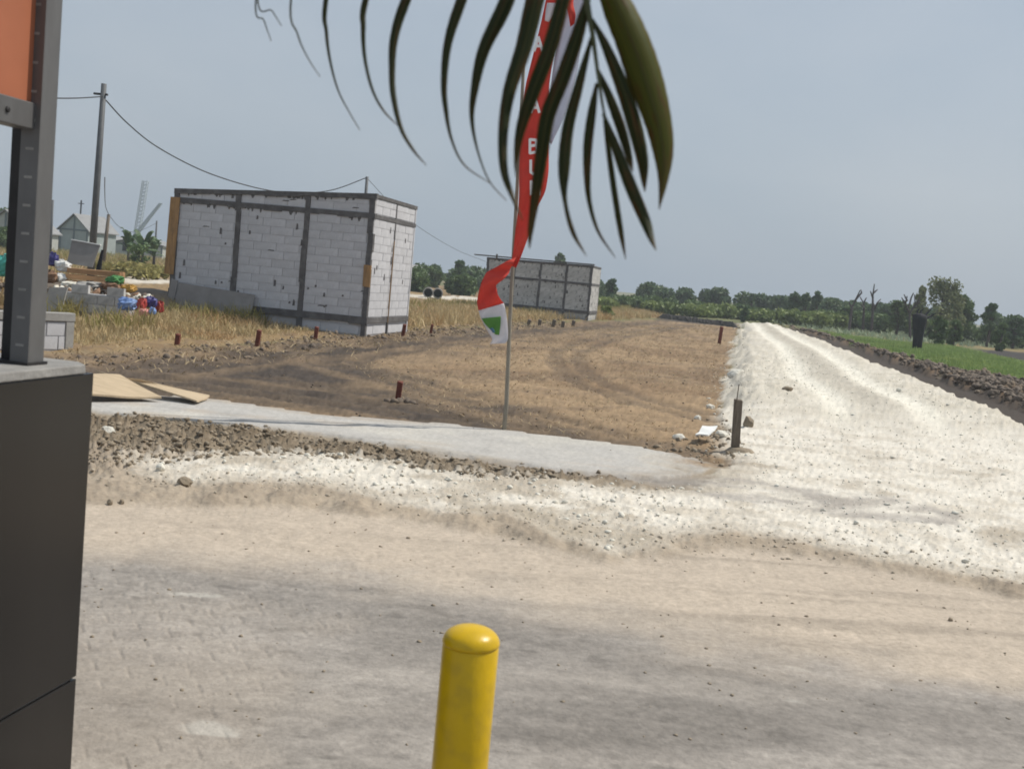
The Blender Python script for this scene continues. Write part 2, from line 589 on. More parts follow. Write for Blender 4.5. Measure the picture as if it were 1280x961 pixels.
reg['dark'] = poly_px((60, 452), (200, 440), (340, 430), (470, 418), (620, 408), (800, 401), (830, 404), (640, 424), (520, 440),
                      (440, 452), (500, 478), (620, 508), (720, 545), (640, 542), (400, 515), (262, 502), (60, 492))
reg['bank'] = poly_px((820, 397.5), (870, 400), (922, 404.5), (922, 407.5), (870, 405), (825, 401))
reg['strip'] = poly_px((962, 405), (1000, 411), (1060, 428), (1160, 462), (1290, 505), (1600, 610), (1600, 700), (1280, 537),
                       (1145, 479), (1050, 439), (985, 411.5))
reg['clods'] = poly_px((985, 408), (1030, 418), (1047, 424), (1100, 440), (1185, 462), (1290, 481), (1600, 560), (1600, 630), (1290, 510),
                       (1160, 464), (1060, 429), (1000, 412))
reg['green'] = poly_px((1015, 414), (1047, 419), (1140, 430), (1185, 433), (1230, 443), (1290, 457), (1600, 500), (1600, 560), (1290, 481),
                       (1185, 462), (1100, 440), (1047, 424))
reg['plough'] = poly_px((1222, 436), (1290, 441), (1600, 470), (1600, 490), (1290, 458), (1235, 444))
reg['far_lime'] = poly_px((150, 347), (205, 349), (520, 368), (620, 373), (620, 376), (520, 372), (205, 355), (150, 354))
reg['verge_grass'] = poly_px((-300, 330), (0, 330), (200, 336), (500, 352), (760, 374), (830, 396), (700, 401), (520, 412), (420, 420),
                             (200, 438), (80, 440), (-400, 440))

PAL = dict(paver=alb(174, 167, 160), paver2=alb(161, 154, 146), dust=alb(201, 186, 168), dusty=alb(186, 177, 166), lime=alb(236, 229, 216),
           lime2=alb(201, 191, 175), slab=alb(196, 192, 186), slab2=alb(208, 203, 193), soil=alb(80, 72, 66),
           soil2=alb(124, 107, 90), straw=alb(163, 139, 110), straw2=alb(132, 109, 85), clod=alb(160, 145, 124),
           clod2=alb(118, 104, 86), green=alb(94, 122, 52), green2=alb(120, 132, 70), dry=alb(158, 134, 99), far=alb(118, 120, 82),
           plough=alb(72, 68, 66), lime_track=alb(243, 237, 222), lime_side=alb(208, 200, 184), lime_mid=alb(190, 182, 168))
PAL = {k: np.array(v) for k, v in PAL.items()}


def track_px(*pts):
    p = np.array([G(*q) for q in pts])
    t = np.linspace(0, len(p) - 1, (len(p) - 1) * 5 + 1)
    q = np.stack([np.interp(t, range(len(p)), p[:, i]) for i in (0, 1)], 1)
    for _ in range(4):
        q[1:-1] = 0.25 * q[:-2] + 0.5 * q[1:-1] + 0.25 * q[2:]
    return q


DARK_PATCH = G(730, 900)
TRACKS = [(track_px((900, 572), (780, 548), (680, 520), (580, 492), (480, 468), (420, 455), (440, 442), (520, 430), (640, 416), (820, 403)), 1.5),
          (track_px((820, 560), (700, 540), (600, 528), (500, 512), (380, 492), (240, 475), (100, 462)), 1.1),
          (track_px((150, 462), (280, 448), (420, 434), (560, 420), (700, 408), (830, 401)), 1.3),
          (track_px((890, 520), (800, 500), (720, 470), (700, 440), (760, 420), (860, 406)), 1.2)]
clod_poly = poly_px((-200, 510), (108, 520), (330, 536), (470, 559), (640, 585), (790, 602), (640, 603), (560, 594), (420, 575), (330, 572),
                    (220, 580), (108, 596), (-200, 600))


def surfaces(x, y):
    """height, base colour and surface id at ground points"""
    n1 = fbm(x * 0.9, y * 0.9, 1, 4)
    n2 = fbm(x * 3.1, y * 3.1, 9, 4)
    n3 = fbm(x * 11, y * 11, 21, 3)
    n4 = fbm(x * 0.22, y * 0.22, 33, 4)
    n5 = fbm(x * 34, y * 34, 41, 2)
    far = np.clip(y / 30, 0.25, 3)
    m = {}

    def mask(k, amp=0.25, soft=0.10, a2=0.12):
        d = sdf(reg[k], x, y) + (amp * n1 + a2 * n2) * far
        return sst(-soft * far, soft * far, d), d
    m['dust'], _ = mask('dust', 1.3, 1.9, 1.1)
    m['verge'], dv = mask('verge', 0.5, 0.8, 0.5)
    nearw = sst(17, 12, y)
    m['white'], dw = mask('white', 0.22, 0.12, 0.22)
    mw2 = sst(-0.16, 0.20, sdf(reg['white'], x, y) + 0.10 + 0.10 * n1 + 0.15 * n2 + 0.14 * n3)
    m['white'] = m['white'] * (1 - nearw) + mw2 * nearw
    m['grey_track'], _ = mask('grey_track', 0.2, 0.25)
    m['slab'], ds = mask('slab', 0.03, 0.035, 0.05)
    m['field'], _ = mask('field', 0.2, 0.15)
    m['dark'], _ = mask('dark', 1.6, 2.2, 1.0)
    m['bank'], _ = mask('bank', 0.1, 0.15, 0.05)
    m['strip'], _ = mask('strip', 0.15, 0.12)
    m['clods'], dc = mask('clods', 0.2, 0.12)
    m['green'], _ = mask('green', 0.2, 0.12)
    m['plough'], _ = mask('plough', 0.2, 0.15)
    m['far_lime'], _ = mask('far_lime', 0.35, 0.12, 0.25)
    m['vgrass'], _ = mask('verge_grass', 0.3, 0.2)

    def mixc(c, k, f):
        return c + (PAL[k] - c) * f[:, None]
    one = np.ones_like(x)
    # far country beyond everything
    c = np.repeat(PAL['far'][None], len(x), 0)
    c = mixc(c, 'dry', sst(0.0, 0.5, n4) * 0.8)
    c = mixc(c, 'clod', sst(19, 15, y))
    h = 0.05 * n1 * far
    sid = np.zeros(len(x), int)
    # paved road near the camera
    road = 1 - sst(-0.6, 0.6, y - (10.2 - 0.02 * x))
    road = np.where(y > 13, 0, road)
    # zig-zag pavers half buried in dust
    ang = R(27)
    px = x * math.cos(ang) + y * math.sin(ang)
    py = -x * math.sin(ang) + y * math.cos(ang)
    row = np.floor(py / 0.115)
    zig = 0.018 * np.abs(((px / 0.11) % 2) - 1)
    colx = (px + 0.115 * (row % 2)) / 0.23
    fx = np.abs(colx - np.floor(colx) - 0.5) * 0.23
    py2 = py + zig
    row = np.floor(py2 / 0.115)
    fy = np.abs(py2 / 0.115 - row - 0.5) * 0.115
    edge = np.maximum(fx - 0.105, fy - 0.048)
    joint = sst(0.0, 0.009, edge)
    bid = _hash(np.floor(colx), row, 5)
    cover = sst(-0.25, 0.35, n1 * 0.5 + n4 * 0.5 + 0.25 * n2 + 0.10)
    pav = (1 - cover) * 0.85 + 0.15
    c = mixc(c, 'paver', road)
    c = mixc(c, 'paver2', road * (0.25 + 0.75 * sst(-0.2, 0.4, fbm(x * 0.35, y * 0.55, 61, 3))))
    tone = 1 + 0.10 * (bid - 0.5) * pav - 0.28 * joint * pav * sst(-0.3, 0.3, n2)
    gritty = sst(0.05, 0.5, fbm(x * 0.5 + 3, y * 0.9, 71, 4))
    tone = tone * (1 - 0.18 * gritty) * (1 + 0.14 * n3 + 0.16 * n5) * (1 - 0.22 * sst(0.45, 0.8, fbm(x * 6, y * 14, 95, 2)))
    stk = fbm(x * 0.8, (y + 0.12 * x) * 7.0, 161, 4, 0.6)
    dark_patch = sst(0.1, 0.7, 1.1 - np.hypot((x - DARK_PATCH[0]) / 0.85, (y - DARK_PATCH[1]) / 0.30) + 0.5 * n1 + 0.5 * n2 + 0.35 * n3)  # ragged, roughly elliptical darker patch on the road
    tone = tone * (1 - 0.24 * dark_patch) * (1 + 0.22 * stk) * (1 - 0.20 * sst(0.35, 0.75, fbm(x * 3.2, (y + 0.1 * x) * 11, 171, 3)))
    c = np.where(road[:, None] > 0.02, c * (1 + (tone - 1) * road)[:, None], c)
    # pale dust drifts and fine flecks lying on the pavers
    drift = sst(0.05, 0.6, fbm(x * 0.9, y * 2.6, 81, 5, 0.6)) * 0.55
    corner = (0.25 * sst(0.2, -0.8, x + 0.45 + 0.8 * n1 + 0.5 * n2) * sst(5.4, 3.9, y + 0.8 * n1 + 0.5 * n2))
    c = mixc(c, 'dusty', road * drift * 0.6)
    c = mixc(c, 'dust', road * corner)
    fleck = sst(0.58, 0.75, fbm(x * 2.2, y * 6.0, 91, 3))
    c = mixc(c, 'slab2', road * fleck * 0.5)
    hr = road * (-0.008 * joint * pav + 0.006 * (bid - 0.5) * pav + 0.012 * n1 + 0.004 * n2 + 0.003 * n3)
    h = h * (1 - road) + hr
    sid[road > 0.5] = 1
    # tan dust band, with tyre streaks running along the road
    k = m['dust']
    along = fbm(x * 0.35 + 0.3 * y, (y - 0.10 * x) * 5.5, 101, 4)
    c = mixc(c, 'dust', k * 0.95)
    c = c * (1 - k * (0.22 * sst(0.0, 0.6, along) - 0.06 * n2 - 0.08 * n3 - 0.10 * n5))[:, None]
    h = h * (1 - 0.6 * k) + k * (0.012 * along + 0.008 * n2 + 0.004 * n3)
    # torn earth verge with pressed wheel prints
    k = m['verge'] * (1 - 0.999 * sst(0.0, 0.12, -dv))
    lug = np.abs(np.sin(x * 7.3 + 1.5 * n1)) * sst(0.65, 0.1, np.abs(dv - 0.25))
    c = mixc(c, 'clod', k * 0.9)
    c = mixc(c, 'clod2', k * sst(0.0, 0.5, 0.7 * n2 + 0.8 * n3) * 0.8)
    c = mixc(c, 'clod2', k * lug * sst(-0.1, 0.5, n2 + 0.4) * 0.5)
    c = np.where(k[:, None] > 0.02, c * (1 + k * (0.15 * n3 + 0.15 * n5))[:, None], c)
    cb = k * sst(-0.05, 0.15, sdf(clod_poly, x, y) + 0.12 * n2)
    c = mixc(c, 'clod2', cb * sst(-0.35, 0.35, n3 + 0.8 * n5) * 0.7)
    nearv = sst(0.2, 1.0, 9.6 - y - 0.12 * x * 0 + 0.3 * n1)
    c = mixc(c, 'dust', k * nearv * 0.45)
    h = h * (1 - k) + k * (0.022 + 0.022 * n1 + 0.030 * n2 + 0.026 * n3 + 0.014 * n5 + 0.022 * lug * nearv)
    h = h + cb * (0.05 * np.maximum(n3, -0.1) + 0.045 * np.maximum(n5, -0.2))
    sid[(k > 0.5)] = 2
    # field
    k = m['field']
    tr = fbm((x + 0.25 * y) * 0.25, (y - 0.9 * x) * 1.3, 111, 4)
    c = mixc(c, 'straw', k)
    c = mixc(c, 'straw2', k * sst(-0.1, 0.5, fbm(x * 0.7, y * 0.35, 121, 4)) * 0.8)
    c = mixc(c, 'soil2', k * sst(0.1, 0.5, tr) * 0.5)
    c = mixc(c, 'soil', k * m['dark'] * (0.78 + 0.22 * sst(-0.3, 0.3, n2 + tr)))
    c = mixc(c, 'soil2', k * sst(0.3, 0.65, n4 + 0.3 * n2) * 0.5)
    # sweeping tracks left by turning wheels
    arc = np.zeros_like(x)
    pale = np.zeros_like(x)
    for pl, wd in TRACKS:
        d = np.full(x.shape, 1e9)
        for (ax, ay), (bx, by) in zip(pl[:-1], pl[1:]):
            t_ = np.clip(((x - ax) * (bx - ax) + (y - ay) * (by - ay)) / ((bx - ax) ** 2 + (by - ay) ** 2), 0, 1)
            d = np.minimum(d, np.hypot(x - ax - t_ * (bx - ax), y - ay - t_ * (by - ay)))
        d = d + 0.10 * n1 + 0.05 * n2
        fall = sst(wd, wd * 0.55, d)
        wv_ = np.sin(d * 5.2 + 0.6 * n4)
        arc = np.maximum(arc, fall * sst(0.1, 0.95, wv_))
        pale = np.maximum(pale, fall * sst(0.0, 0.9, -wv_))
    c = mixc(c, 'straw', k * pale * 0.35)
    c = mixc(c, 'soil', k * arc * 0.55 * (0.7 + 0.4 * n2))
    c = np.where(k[:, None] > 0.02, c * (1 + k * (0.26 * n3 + 0.18 * n2 + 0.24 * n5))[:, None], c)
    h = h * (1 - k) + k * (0.028 * n1 + 0.022 * n2 + 0.016 * n3 + 0.012 * n5 - 0.03 * arc + 0.02 * tr - 0.02)
    sid[k > 0.5] = 4
    # dry grass verge round the buildings
    k = m['vgrass'] * (1 - m['field'])
    c = mixc(c, 'dry', k)
    c = mixc(c, 'straw2', k * sst(-0.1, 0.4, n2) * 0.7)
    c = mixc(c, 'soil2', k * sst(0.1, 0.5, n3 + 0.5 * n5) * 0.6)
    h = h * (1 - k) + k * (0.10 * n1 + 0.03 * n2)
    sid[k > 0.5] = 5
    # crest of loose dirt between field and grass
    # right-hand side: dark strip, ridge of clods, green field
    k = m['green']
    c = mixc(c, 'green', k)
    c = mixc(c, 'green2', k * sst(0.0, 0.5, n4 + 0.4 * n1) * 0.7)
    sid[k > 0.5] = 6
    k = m['plough']
    c = mixc(c, 'plough', k)
    k = m['strip']
    c = mixc(c, 'soil', k)
    c = c * (1 + k * (0.10 * n2 + 0.08 * n3))[:, None]
    h = h * (1 - k) + k * (-0.14 + 0.03 * n2)
    sid[k > 0.5] = 7
    k = m['clods']
    c = mixc(c, 'soil', k)
    c = mixc(c, 'straw2', k * sst(-0.1, 0.35, n2 + n3 * 0.5) * 0.9)
    h = h * (1 - k) + k * (0.06 + 0.14 * n2 + 0.08 * n1)
    sid[k > 0.5] = 7
    k = m['bank']
    c = mixc(c, 'plough', k * 0.9)
    h = h + k * 0.02
    # pale far road
    k = m['far_lime']
    c = mixc(c, 'lime', k * (0.75 + 0.25 * n2))
    sid[k > 0.5] = 8
    # concrete path, its right end breaking up under dirt
    m['slab'] = m['slab'] * sst(2.35, 1.35, x + 0.5 * n2 + 0.3 * n3 + 0.25 * n1)
    k = m['slab']
    c = mixc(c, 'slab', k)
    c = mixc(c, 'slab2', k * sst(-0.1, 0.5, n1 + 0.4 * n2) * 0.8)
    c = mixc(c, 'clod', k * sst(0.30, 0.02, ds) * sst(-0.3, 0.4, n2) * 0.55)
    st = fbm(x * 0.6, (y + 0.05 * x) * 3, 131, 4)
    c = c * (1 - k * (0.14 * sst(0.0, 0.6, st) - 0.08 * n3 - 0.10 * n5 - 0.05 * n2))[:, None]
    c = mixc(c, 'dust', k * sst(0.1, 0.7, st + 0.6 * n2) * 0.5)
    h = h * (1 - k) + k * (0.030 + 0.004 * n1 + 0.002 * n2)
    sid[k > 0.5] = 3
    # crushed limestone
    k = m['white']
    grow = sst(14.5, 19.0, y)
    c = mixc(c, 'lime', k)
    pat = sst(-0.15, 0.5, 0.8 * n2 + 0.8 * n3 + 0.4 * n5) * (0.62 - 0.25 * grow)
    c = mixc(c, 'lime2', k * pat)
    st2 = fbm(x * 1.0, (y + 0.10 * x) * 1.5, 151, 5, 0.65)
    c = mixc(c, 'lime2', k * sst(0.05, 0.55, st2) * 0.7 * (1 - 0.7 * grow))
    dirty = sst(0.1, 0.5, n1 + 0.5 * n2) * sst(14, 11, y) * 0.5
    c = mixc(c, 'clod', k * dirty)
    rim = sst(0.35, 0.0, dw) * sst(14, 11, y)
    c = mixc(c, 'clod', k * rim * 0.35)
    # two packed wheel tracks running down the road, pale crests beside them
    cl = 2.6 + 0.187 / 0.982 * (y - 11.7) + 2.35
    off = x - cl + 0.25 * fbm(y * 0.12, y * 0, 141, 2)
    tracks = (np.exp(-((off + 1.0) / 0.24) ** 2) + np.exp(-((off - 0.42) / 0.26) ** 2)) * grow
    crest = np.exp(-((off + 0.3) / 0.4) ** 2) * grow
    side = sst(0.6, 1.2, np.abs(off + 0.3)) * grow
    c = mixc(c, 'lime_side', k * grow * (0.45 + 0.55 * sst(-0.3, 0.3, n2 + 0.5 * n3)))
    c = mixc(c, 'lime_mid', k * np.clip(crest, 0, 1) * (0.75 + 0.25 * n2))
    c = mixc(c, 'lime_track', k * np.clip(tracks * 1.4, 0, 1) * np.clip(0.95 + 0.2 * n2, 0, 1))
    c = mixc(c, 'paver', k * m['grey_track'] * 0.75 * sst(-0.5, 0.2, n2))
    arc2 = np.exp(-((x - 3.9 - 0.55 * (y - 9.0) + 0.10 * (y - 12.5) ** 2) / 0.16) ** 2) * sst(19, 15, y) * sst(8, 10, y)
    c = mixc(c, 'lime', k * arc2 * 0.8)
    c = np.where(k[:, None] > 0.02, c * (1 + k * (0.10 * n3 + 0.12 * n5))[:, None], c)
    lump = (np.maximum(n3, -0.2) * 0.016 + n5 * 0.018 + n2 * 0.010) + grow * (np.maximum(n3, -0.2) * 0.03 + n2 * 0.03)
    hw = 0.02 + 0.23 * grow * sst(0.0, 0.6, dw) + (1 - 0.75 * np.clip(tracks + crest * 0.6, 0, 1)) * lump * (1 - 0.5 * m['grey_track']) \
        - 0.05 * tracks + 0.01 * crest + 0.006 * n1
    h = h * (1 - k) + k * hw
    sid[k > 0.5] = 9
    return h, np.clip(c, 0.005, 0.9), sid


def heights(x, y):
    return surfaces(np.atleast_1d(np.asarray(x, float)), np.atleast_1d(np.asarray(y, float)))[0]


def zg(x, y):
    return float(heights(x, y)[0])


drop = np.concatenate([np.arange(620, 5.2, -1.45), [4.6, 4, 3.3, 2.6, 2, 1.5, 1, 0.6, 0.4]])
Yr = np.concatenate([[-60, -25, -10, -4, -1, 1.0, 2.2], 1848.0 / drop])
sc = np.concatenate([[-12, -6, -3.5, -2.2, -1.5, -1.1, -0.85, -0.7], np.arange(-0.60, 0.6001, 0.00145),
                     [0.7, 0.85, 1.1, 1.5, 2.2, 3.5, 6, 12]])
SX, YY = np.meshgrid(sc, Yr)
XX = SX * np.maximum(YY, 3.2)
XX = np.where(YY < 2.9, SX * 3.2, XX)
nr, nc = XX.shape
gx, gy = XX.ravel(), YY.ravel()
gh, gc, gid = surfaces(gx, gy)
gh = gh * np.clip(1.3 - np.abs(gy) / 250, 0, 1)
V = np.stack([gx, gy, gh], 1)
idx = np.arange(nr * nc).reshape(nr, nc)
Q = np.stack([idx[:-1, :-1], idx[:-1, 1:], idx[1:, 1:], idx[1:, :-1]], -1).reshape(-1, 4)
qid = gid[Q[:, 0]]


def ground_mat():
    m, t, b = new_mat('ground_surface')
    N, k = t.nodes.new, t.links.new
    b.inputs['Roughness'].default_value = 0.93
    b.inputs['Specular IOR Level'].default_value = 0.15
    at = N('ShaderNodeAttribute')
    at.attribute_name = 'albedo'
    geo = N('ShaderNodeNewGeometry')
    n1 = N('ShaderNodeTexNoise')
    n1.inputs['Scale'].default_value = 28
    n1.inputs['Detail'].default_value = 5
    n1.inputs['Roughness'].default_value = 0.7
    k(geo.outputs['Position'], n1.inputs['Vector'])
    r1 = N('ShaderNodeMapRange')
    r1.inputs['From Min'].default_value = 0.3
    r1.inputs['From Max'].default_value = 0.7
    r1.inputs['To Min'].default_value = 0.84
    r1.inputs['To Max'].default_value = 1.16
    k(n1.outputs['Fac'], r1.inputs['Value'])
    vm = N('ShaderNodeVectorMath')
    vm.operation = 'SCALE'
    k(at.outputs['Color'], vm.inputs[0])
    k(r1.outputs['Result'], vm.inputs['Scale'])
    k(vm.outputs['Vector'], b.inputs['Base Color'])
    n2 = N('ShaderNodeTexNoise')
    n2.inputs['Scale'].default_value = 60
    n2.inputs['Detail'].default_value = 4
    k(geo.outputs['Position'], n2.inputs['Vector'])
    bp = N('ShaderNodeBump')
    bp.inputs['Strength'].default_value = 0.35
    bp.inputs['Distance'].default_value = 0.015
    k(n2.outputs['Fac'], bp.inputs['Height'])
    k(bp.outputs['Normal'], b.inputs['Normal'])
    return m


GM = ground_mat()
names = {0: 'ground', 1: 'road', 2: 'dirt_verge', 3: 'concrete_path', 4: 'bare_field', 5: 'grass_verge', 6: 'green_field',
         7: 'soil_strip', 8: 'limestone_track', 9: 'limestone_road'}
for i, nme in names.items():
    q = Q[qid == i]
    if len(q) == 0:
        continue
    u, inv = np.unique(q.ravel(), return_inverse=True)
    o = np_obj(nme, V[u], inv.reshape(-1, 4), GM, smooth=True)
    a = o.data.attributes.new('albedo', 'FLOAT_COLOR', 'POINT')
    a.data.foreach_set('color', np.concatenate([gc[u], np.ones((len(u), 1))], 1).astype(np.float32).ravel())
    tag(o, kind='structure')


# dark soil bank across the end of the field
bl = [P(822, 399, 82.0), P(845, 400.5, 80.0), P(870, 402.5, 78.0), P(898, 404.5, 76.0), P(923, 406.5, 74.0)]
bx_ = np.interp(np.linspace(0, 4, 60), range(5), [p.x for p in bl])
by_ = np.interp(np.linspace(0, 4, 60), range(5), [p.y for p in bl])
bh_ = (0.34 + 0.08 * fbm(bx_ * 1.2, by_ * 1.2, 7, 3)) * np.clip(np.minimum(np.arange(60), 59 - np.arange(60)) / 4, 0.1, 1)
prof_ = [(-0.75, -0.08), (-0.5, 0.35), (-0.15, 0.85), (0.1, 1.0), (0.4, 0.8), (0.8, -0.08)]
bb = MB()
bb.add([(bx_[i] + random.uniform(-.03, .03), by_[i] + o_, max(-0.08, bh_[i] * z_ + random.uniform(-.03, .03))) for i in range(60) for o_, z_ in prof_],
       [(i * 6 + j, (i + 1) * 6 + j, (i + 1) * 6 + j + 1, i * 6 + j + 1) for i in range(59) for j in range(5)])
tag(bb.build('earth_bank', mat('dark_bank_soil', (0.048, 0.042, 0.037), var=0.3, scale=3), None), kind='structure')

# ------------------------------------------------------------------ scattered loose matter
def ico():
    t = (1 + 5 ** 0.5) / 2
    v = np.array([(-1, t, 0), (1, t, 0), (-1, -t, 0), (1, -t, 0), (0, -1, t), (0, 1, t), (0, -1, -t), (0, 1, -t),
                  (t, 0, -1), (t, 0, 1), (-t, 0, -1), (-t, 0, 1)], float)
    v /= np.linalg.norm(v[0])
    f = np.array([(0, 11, 5), (0, 5, 1), (0, 1, 7), (0, 7, 10), (0, 10, 11), (1, 5, 9), (5, 11, 4), (11, 10, 2), (10, 7, 6),
                  (7, 1, 8), (3, 9, 4), (3, 4, 2), (3, 2, 6), (3, 6, 8), (3, 8, 9), (4, 9, 5), (2, 4, 11), (6, 2, 10),
                  (8, 6, 7), (9, 8, 1)])
    return v, f


ICOV, ICOF = ico()


def rocks(name, xy, size, m, flat=0.6):
    n = len(xy)
    z = heights(xy[:, 0], xy[:, 1])
    s = size[:, None, None] * (1 + RNG.uniform(-0.38, 0.38, (n, 12, 1)))
    v = ICOV[None] * s
    v = v * np.stack([RNG.uniform(0.7, 1.3, n), RNG.uniform(0.7, 1.3, n), RNG.uniform(0.4, 0.9, n) * flat / 0.6], 1)[:, None, :]
    a = RNG.uniform(0, 6.28, n)
    ca, sa = np.cos(a)[:, None], np.sin(a)[:, None]
    x = v[..., 0] * ca - v[..., 1] * sa
    y = v[..., 0] * sa + v[..., 1] * ca
    v = np.stack([x + xy[:, :1], y + xy[:, 1:2], v[..., 2] + (z + size * 0.12)[:, None]], -1)
    f = ICOF[None] + (np.arange(n) * 12)[:, None, None]
    return tag(np_obj(name, v.reshape(-1, 3), f.reshape(-1, 3), m), kind='stuff')


def scatter(poly, n, seed=0):
    """n points in polygon, evenly as seen on the ground"""
    lo, hi = poly.min(0), poly.max(0)
    out = []
    tot = 0
    while tot < n:
        p = RNG.uniform(lo, hi, (n * 3, 2))
        p = p[sdf(poly, p[:, 0], p[:, 1]) > 0]
        out.append(p)
        tot += len(p)
        if len(p) == 0:
            break
    return np.concatenate(out)[:n]


def psize(n, lo, hi, k=2.5):
    return lo + (hi - lo) * RNG.random(n) ** k


clod_band = poly_px((108, 520), (330, 536), (470, 559), (640, 585), (790, 602), (640, 603), (560, 594), (420, 575), (330, 572),
                    (220, 580), (108, 590))
p = scatter(clod_band, 4200)
p2 = p[:, 1] + 0
rocks('earth_clods', p, psize(len(p), 0.003, 0.032, 4.0), M['clod'], 0.6)
lime_edge = np.concatenate([scatter(poly_px((880, 575), (885, 480), (912, 430), (922, 410), (932, 430), (930, 480), (935, 575)), 1500),
                            scatter(poly_px((178, 582), (420, 568), (640, 600), (880, 610), (880, 660), (760, 692), (640, 640), (420, 608),
                                            (220, 606)), 1000),
                            scatter(poly_px((930, 580), (920, 470), (1000, 440), (1280, 540), (1280, 735), (1085, 698), (900, 660)), 1500)])
lg = scatter(poly_px((190, 585), (420, 570), (640, 598), (900, 606), (925, 560), (915, 470), (990, 440), (1270, 545), (1270, 725), (1085, 695), (900, 660), (760, 688),
                     (640, 638), (420, 606), (220, 606)), 8000)
rocks('limestone_grit', lg, psize(len(lg), 0.003, 0.012, 2.5), M['rock'], 0.8)
rocks('limestone_chunks', lime_edge, psize(len(lime_edge), 0.003, 0.030, 7.0), M['rock'])
rt = np.concatenate([scatter(reg['clods'][[0, 1, 2, 3, 4, 5, 8, 9, 10, 11]], 5200)])
rocks('ridge_clods', rt, psize(len(rt), 0.015, 0.11, 3.5), M['dark_clod'], 0.8)
edge_l = scatter(poly_px((70, 446), (150, 438), (330, 426), (440, 415), (620, 404), (700, 399), (700, 406), (560, 417), (440, 430),
                         (260, 452), (70, 458)), 1900)
rocks('field_edge_clods', edge_l, psize(len(edge_l), 0.008, 0.065, 4.5), M['dark_clod'], 0.8)
fc = scatter(reg['field'], 3600)
fc = fc[(fc[:, 1] > 8) & (np.abs(fc[:, 0]) < 16)]
rocks('field_clods', fc, psize(len(fc), 0.003, 0.024, 4.0), M['dark_clod'], 0.7)
vg = scatter(poly_px((90, 610), (300, 612), (430, 620), (560, 640), (700, 672), (830, 690), (960, 686), (1085, 700), (1270, 740), (1280, 725), (1085, 685), (960, 668),
                     (830, 672), (700, 655), (560, 628), (430, 604), (300, 598), (90, 596)), 1500)
vg = vg + RNG.normal(0, 0.22, vg.shape)
rocks('verge_crumbs', vg, psize(len(vg), 0.002, 0.017, 4.5), M['pale_clod'], 0.6)
gr = np.stack([RNG.uniform(-4.5, 5.5, 1500), RNG.uniform(3.4, 9.5, 1500)], 1)
rocks('road_grit', gr, psize(len(gr), 0.002, 0.011, 3.0), M['clod'])
gr = scatter(poly_px((790, 559), (870, 571), (912, 582), (935, 566), (905, 520), (870, 545), (800, 553)), 420)
rocks('path_end_rubble', gr, psize(len(gr), 0.004, 0.04, 5), M['clod'], 0.8)


def blades(name, xy, hgt, wid, m, lean=0.35, seg=2):
    """tufts of bent blades, each a strip of two quads"""
    n = len(xy)
    z = heights(xy[:, 0], xy[:, 1])
    a = RNG.uniform(0, 6.28, n)
    ln = RNG.normal(0, lean, (n, 2))
    wx, wy = np.cos(a) * wid * 0.5, np.sin(a) * wid * 0.5
    V = np.zeros((n, 6, 3))
    for k, (t, ww) in enumerate(((0, 1), (0.55, 0.8), (1.0, 0.15))):
        bx = xy[:, 0] + ln[:, 0] * hgt * t * t
        by = xy[:, 1] + ln[:, 1] * hgt * t * t
        bz = z - 0.02 + hgt * t * (1 - 0.25 * t * np.minimum(1, np.abs(ln).sum(1)))
        V[:, 2 * k] = np.stack([bx - wx * ww, by - wy * ww, bz], 1)
        V[:, 2 * k + 1] = np.stack([bx + wx * ww, by + wy * ww, bz], 1)
    f = np.array([(0, 1, 3, 2), (2, 3, 5, 4)])[None] + (np.arange(n) * 6)[:, None, None]
    return tag(np_obj(name, V.reshape(-1, 3), f.reshape(-1, 4), m), kind='stuff')


def tufts(poly, ntuft, per, spread, thr=None, seed=5, fr=0.3):
    c = scatter(poly, ntuft)
    if thr is not None:
        c = c[fbm(c[:, 0] * fr, c[:, 1] * fr, seed, 3) > thr]
    p = np.repeat(c, per, 0)
    return p + RNG.normal(0, spread, p.shape)


band1 = poly_px((60, 434), (150, 430), (330, 419), (420, 413), (480, 414), (520, 412), (520, 404), (440, 404), (400, 396), (330, 391), (200, 390),
                (140, 384), (50, 384))
b = tufts(band1, 2600, 9, 0.10, -0.5)
eg = sdf(band1, b[:, 0], b[:, 1])
blades('dry_grass', b, RNG.uniform(0.08, 0.46, len(b)) * (0.35 + 0.65 * sst(0.1, 2.2, eg)), RNG.uniform(0.012, 0.03, len(b)), M['grass_dry'])
band1b = poly_px((60, 425), (200, 412), (330, 407), (440, 404), (470, 408), (410, 395), (330, 390), (200, 389), (140, 382), (60, 380))
b = tufts(band1b, 1700, 9, 0.12, -0.12, 77, 0.35)
blades('weeds', b, RNG.uniform(0.2, 0.62, len(b)), RNG.uniform(0.015, 0.035, len(b)), M['weed'])
band2 = poly_px((505, 410), (700, 400), (760, 400), (830, 397), (800, 391), (755, 388), (600, 385), (505, 382))
b = tufts(band2, 2600, 8, 0.15, -0.4, 15)
blades('dry_grass', b, RNG.uniform(0.12, 0.55, len(b)), RNG.uniform(0.02, 0.05, len(b)), M['grass_dry'])
b = tufts(poly_px((505, 392), (600, 390), (640, 398), (790, 392), (790, 386), (755, 386), (600, 384), (505, 382)), 1500, 8, 0.25, -0.1, 19, 0.15)
blades('weeds', b, RNG.uniform(0.15, 0.6, len(b)), RNG.uniform(0.04, 0.08, len(b)), M['weed'])
band3 = poly_px((-60, 380), (70, 384), (70, 352), (150, 344), (205, 336), (210, 328), (60, 318), (-60, 312))
b = tufts(band3, 3500, 7, 0.25, -0.35, 25, 0.1)
blades('dry_grass', b, RNG.uniform(0.2, 0.9, len(b)), RNG.uniform(0.04, 0.09, len(b)), M['grass_dry'])
b = tufts(band3, 1300, 7, 0.25, 0.0, 29, 0.1)
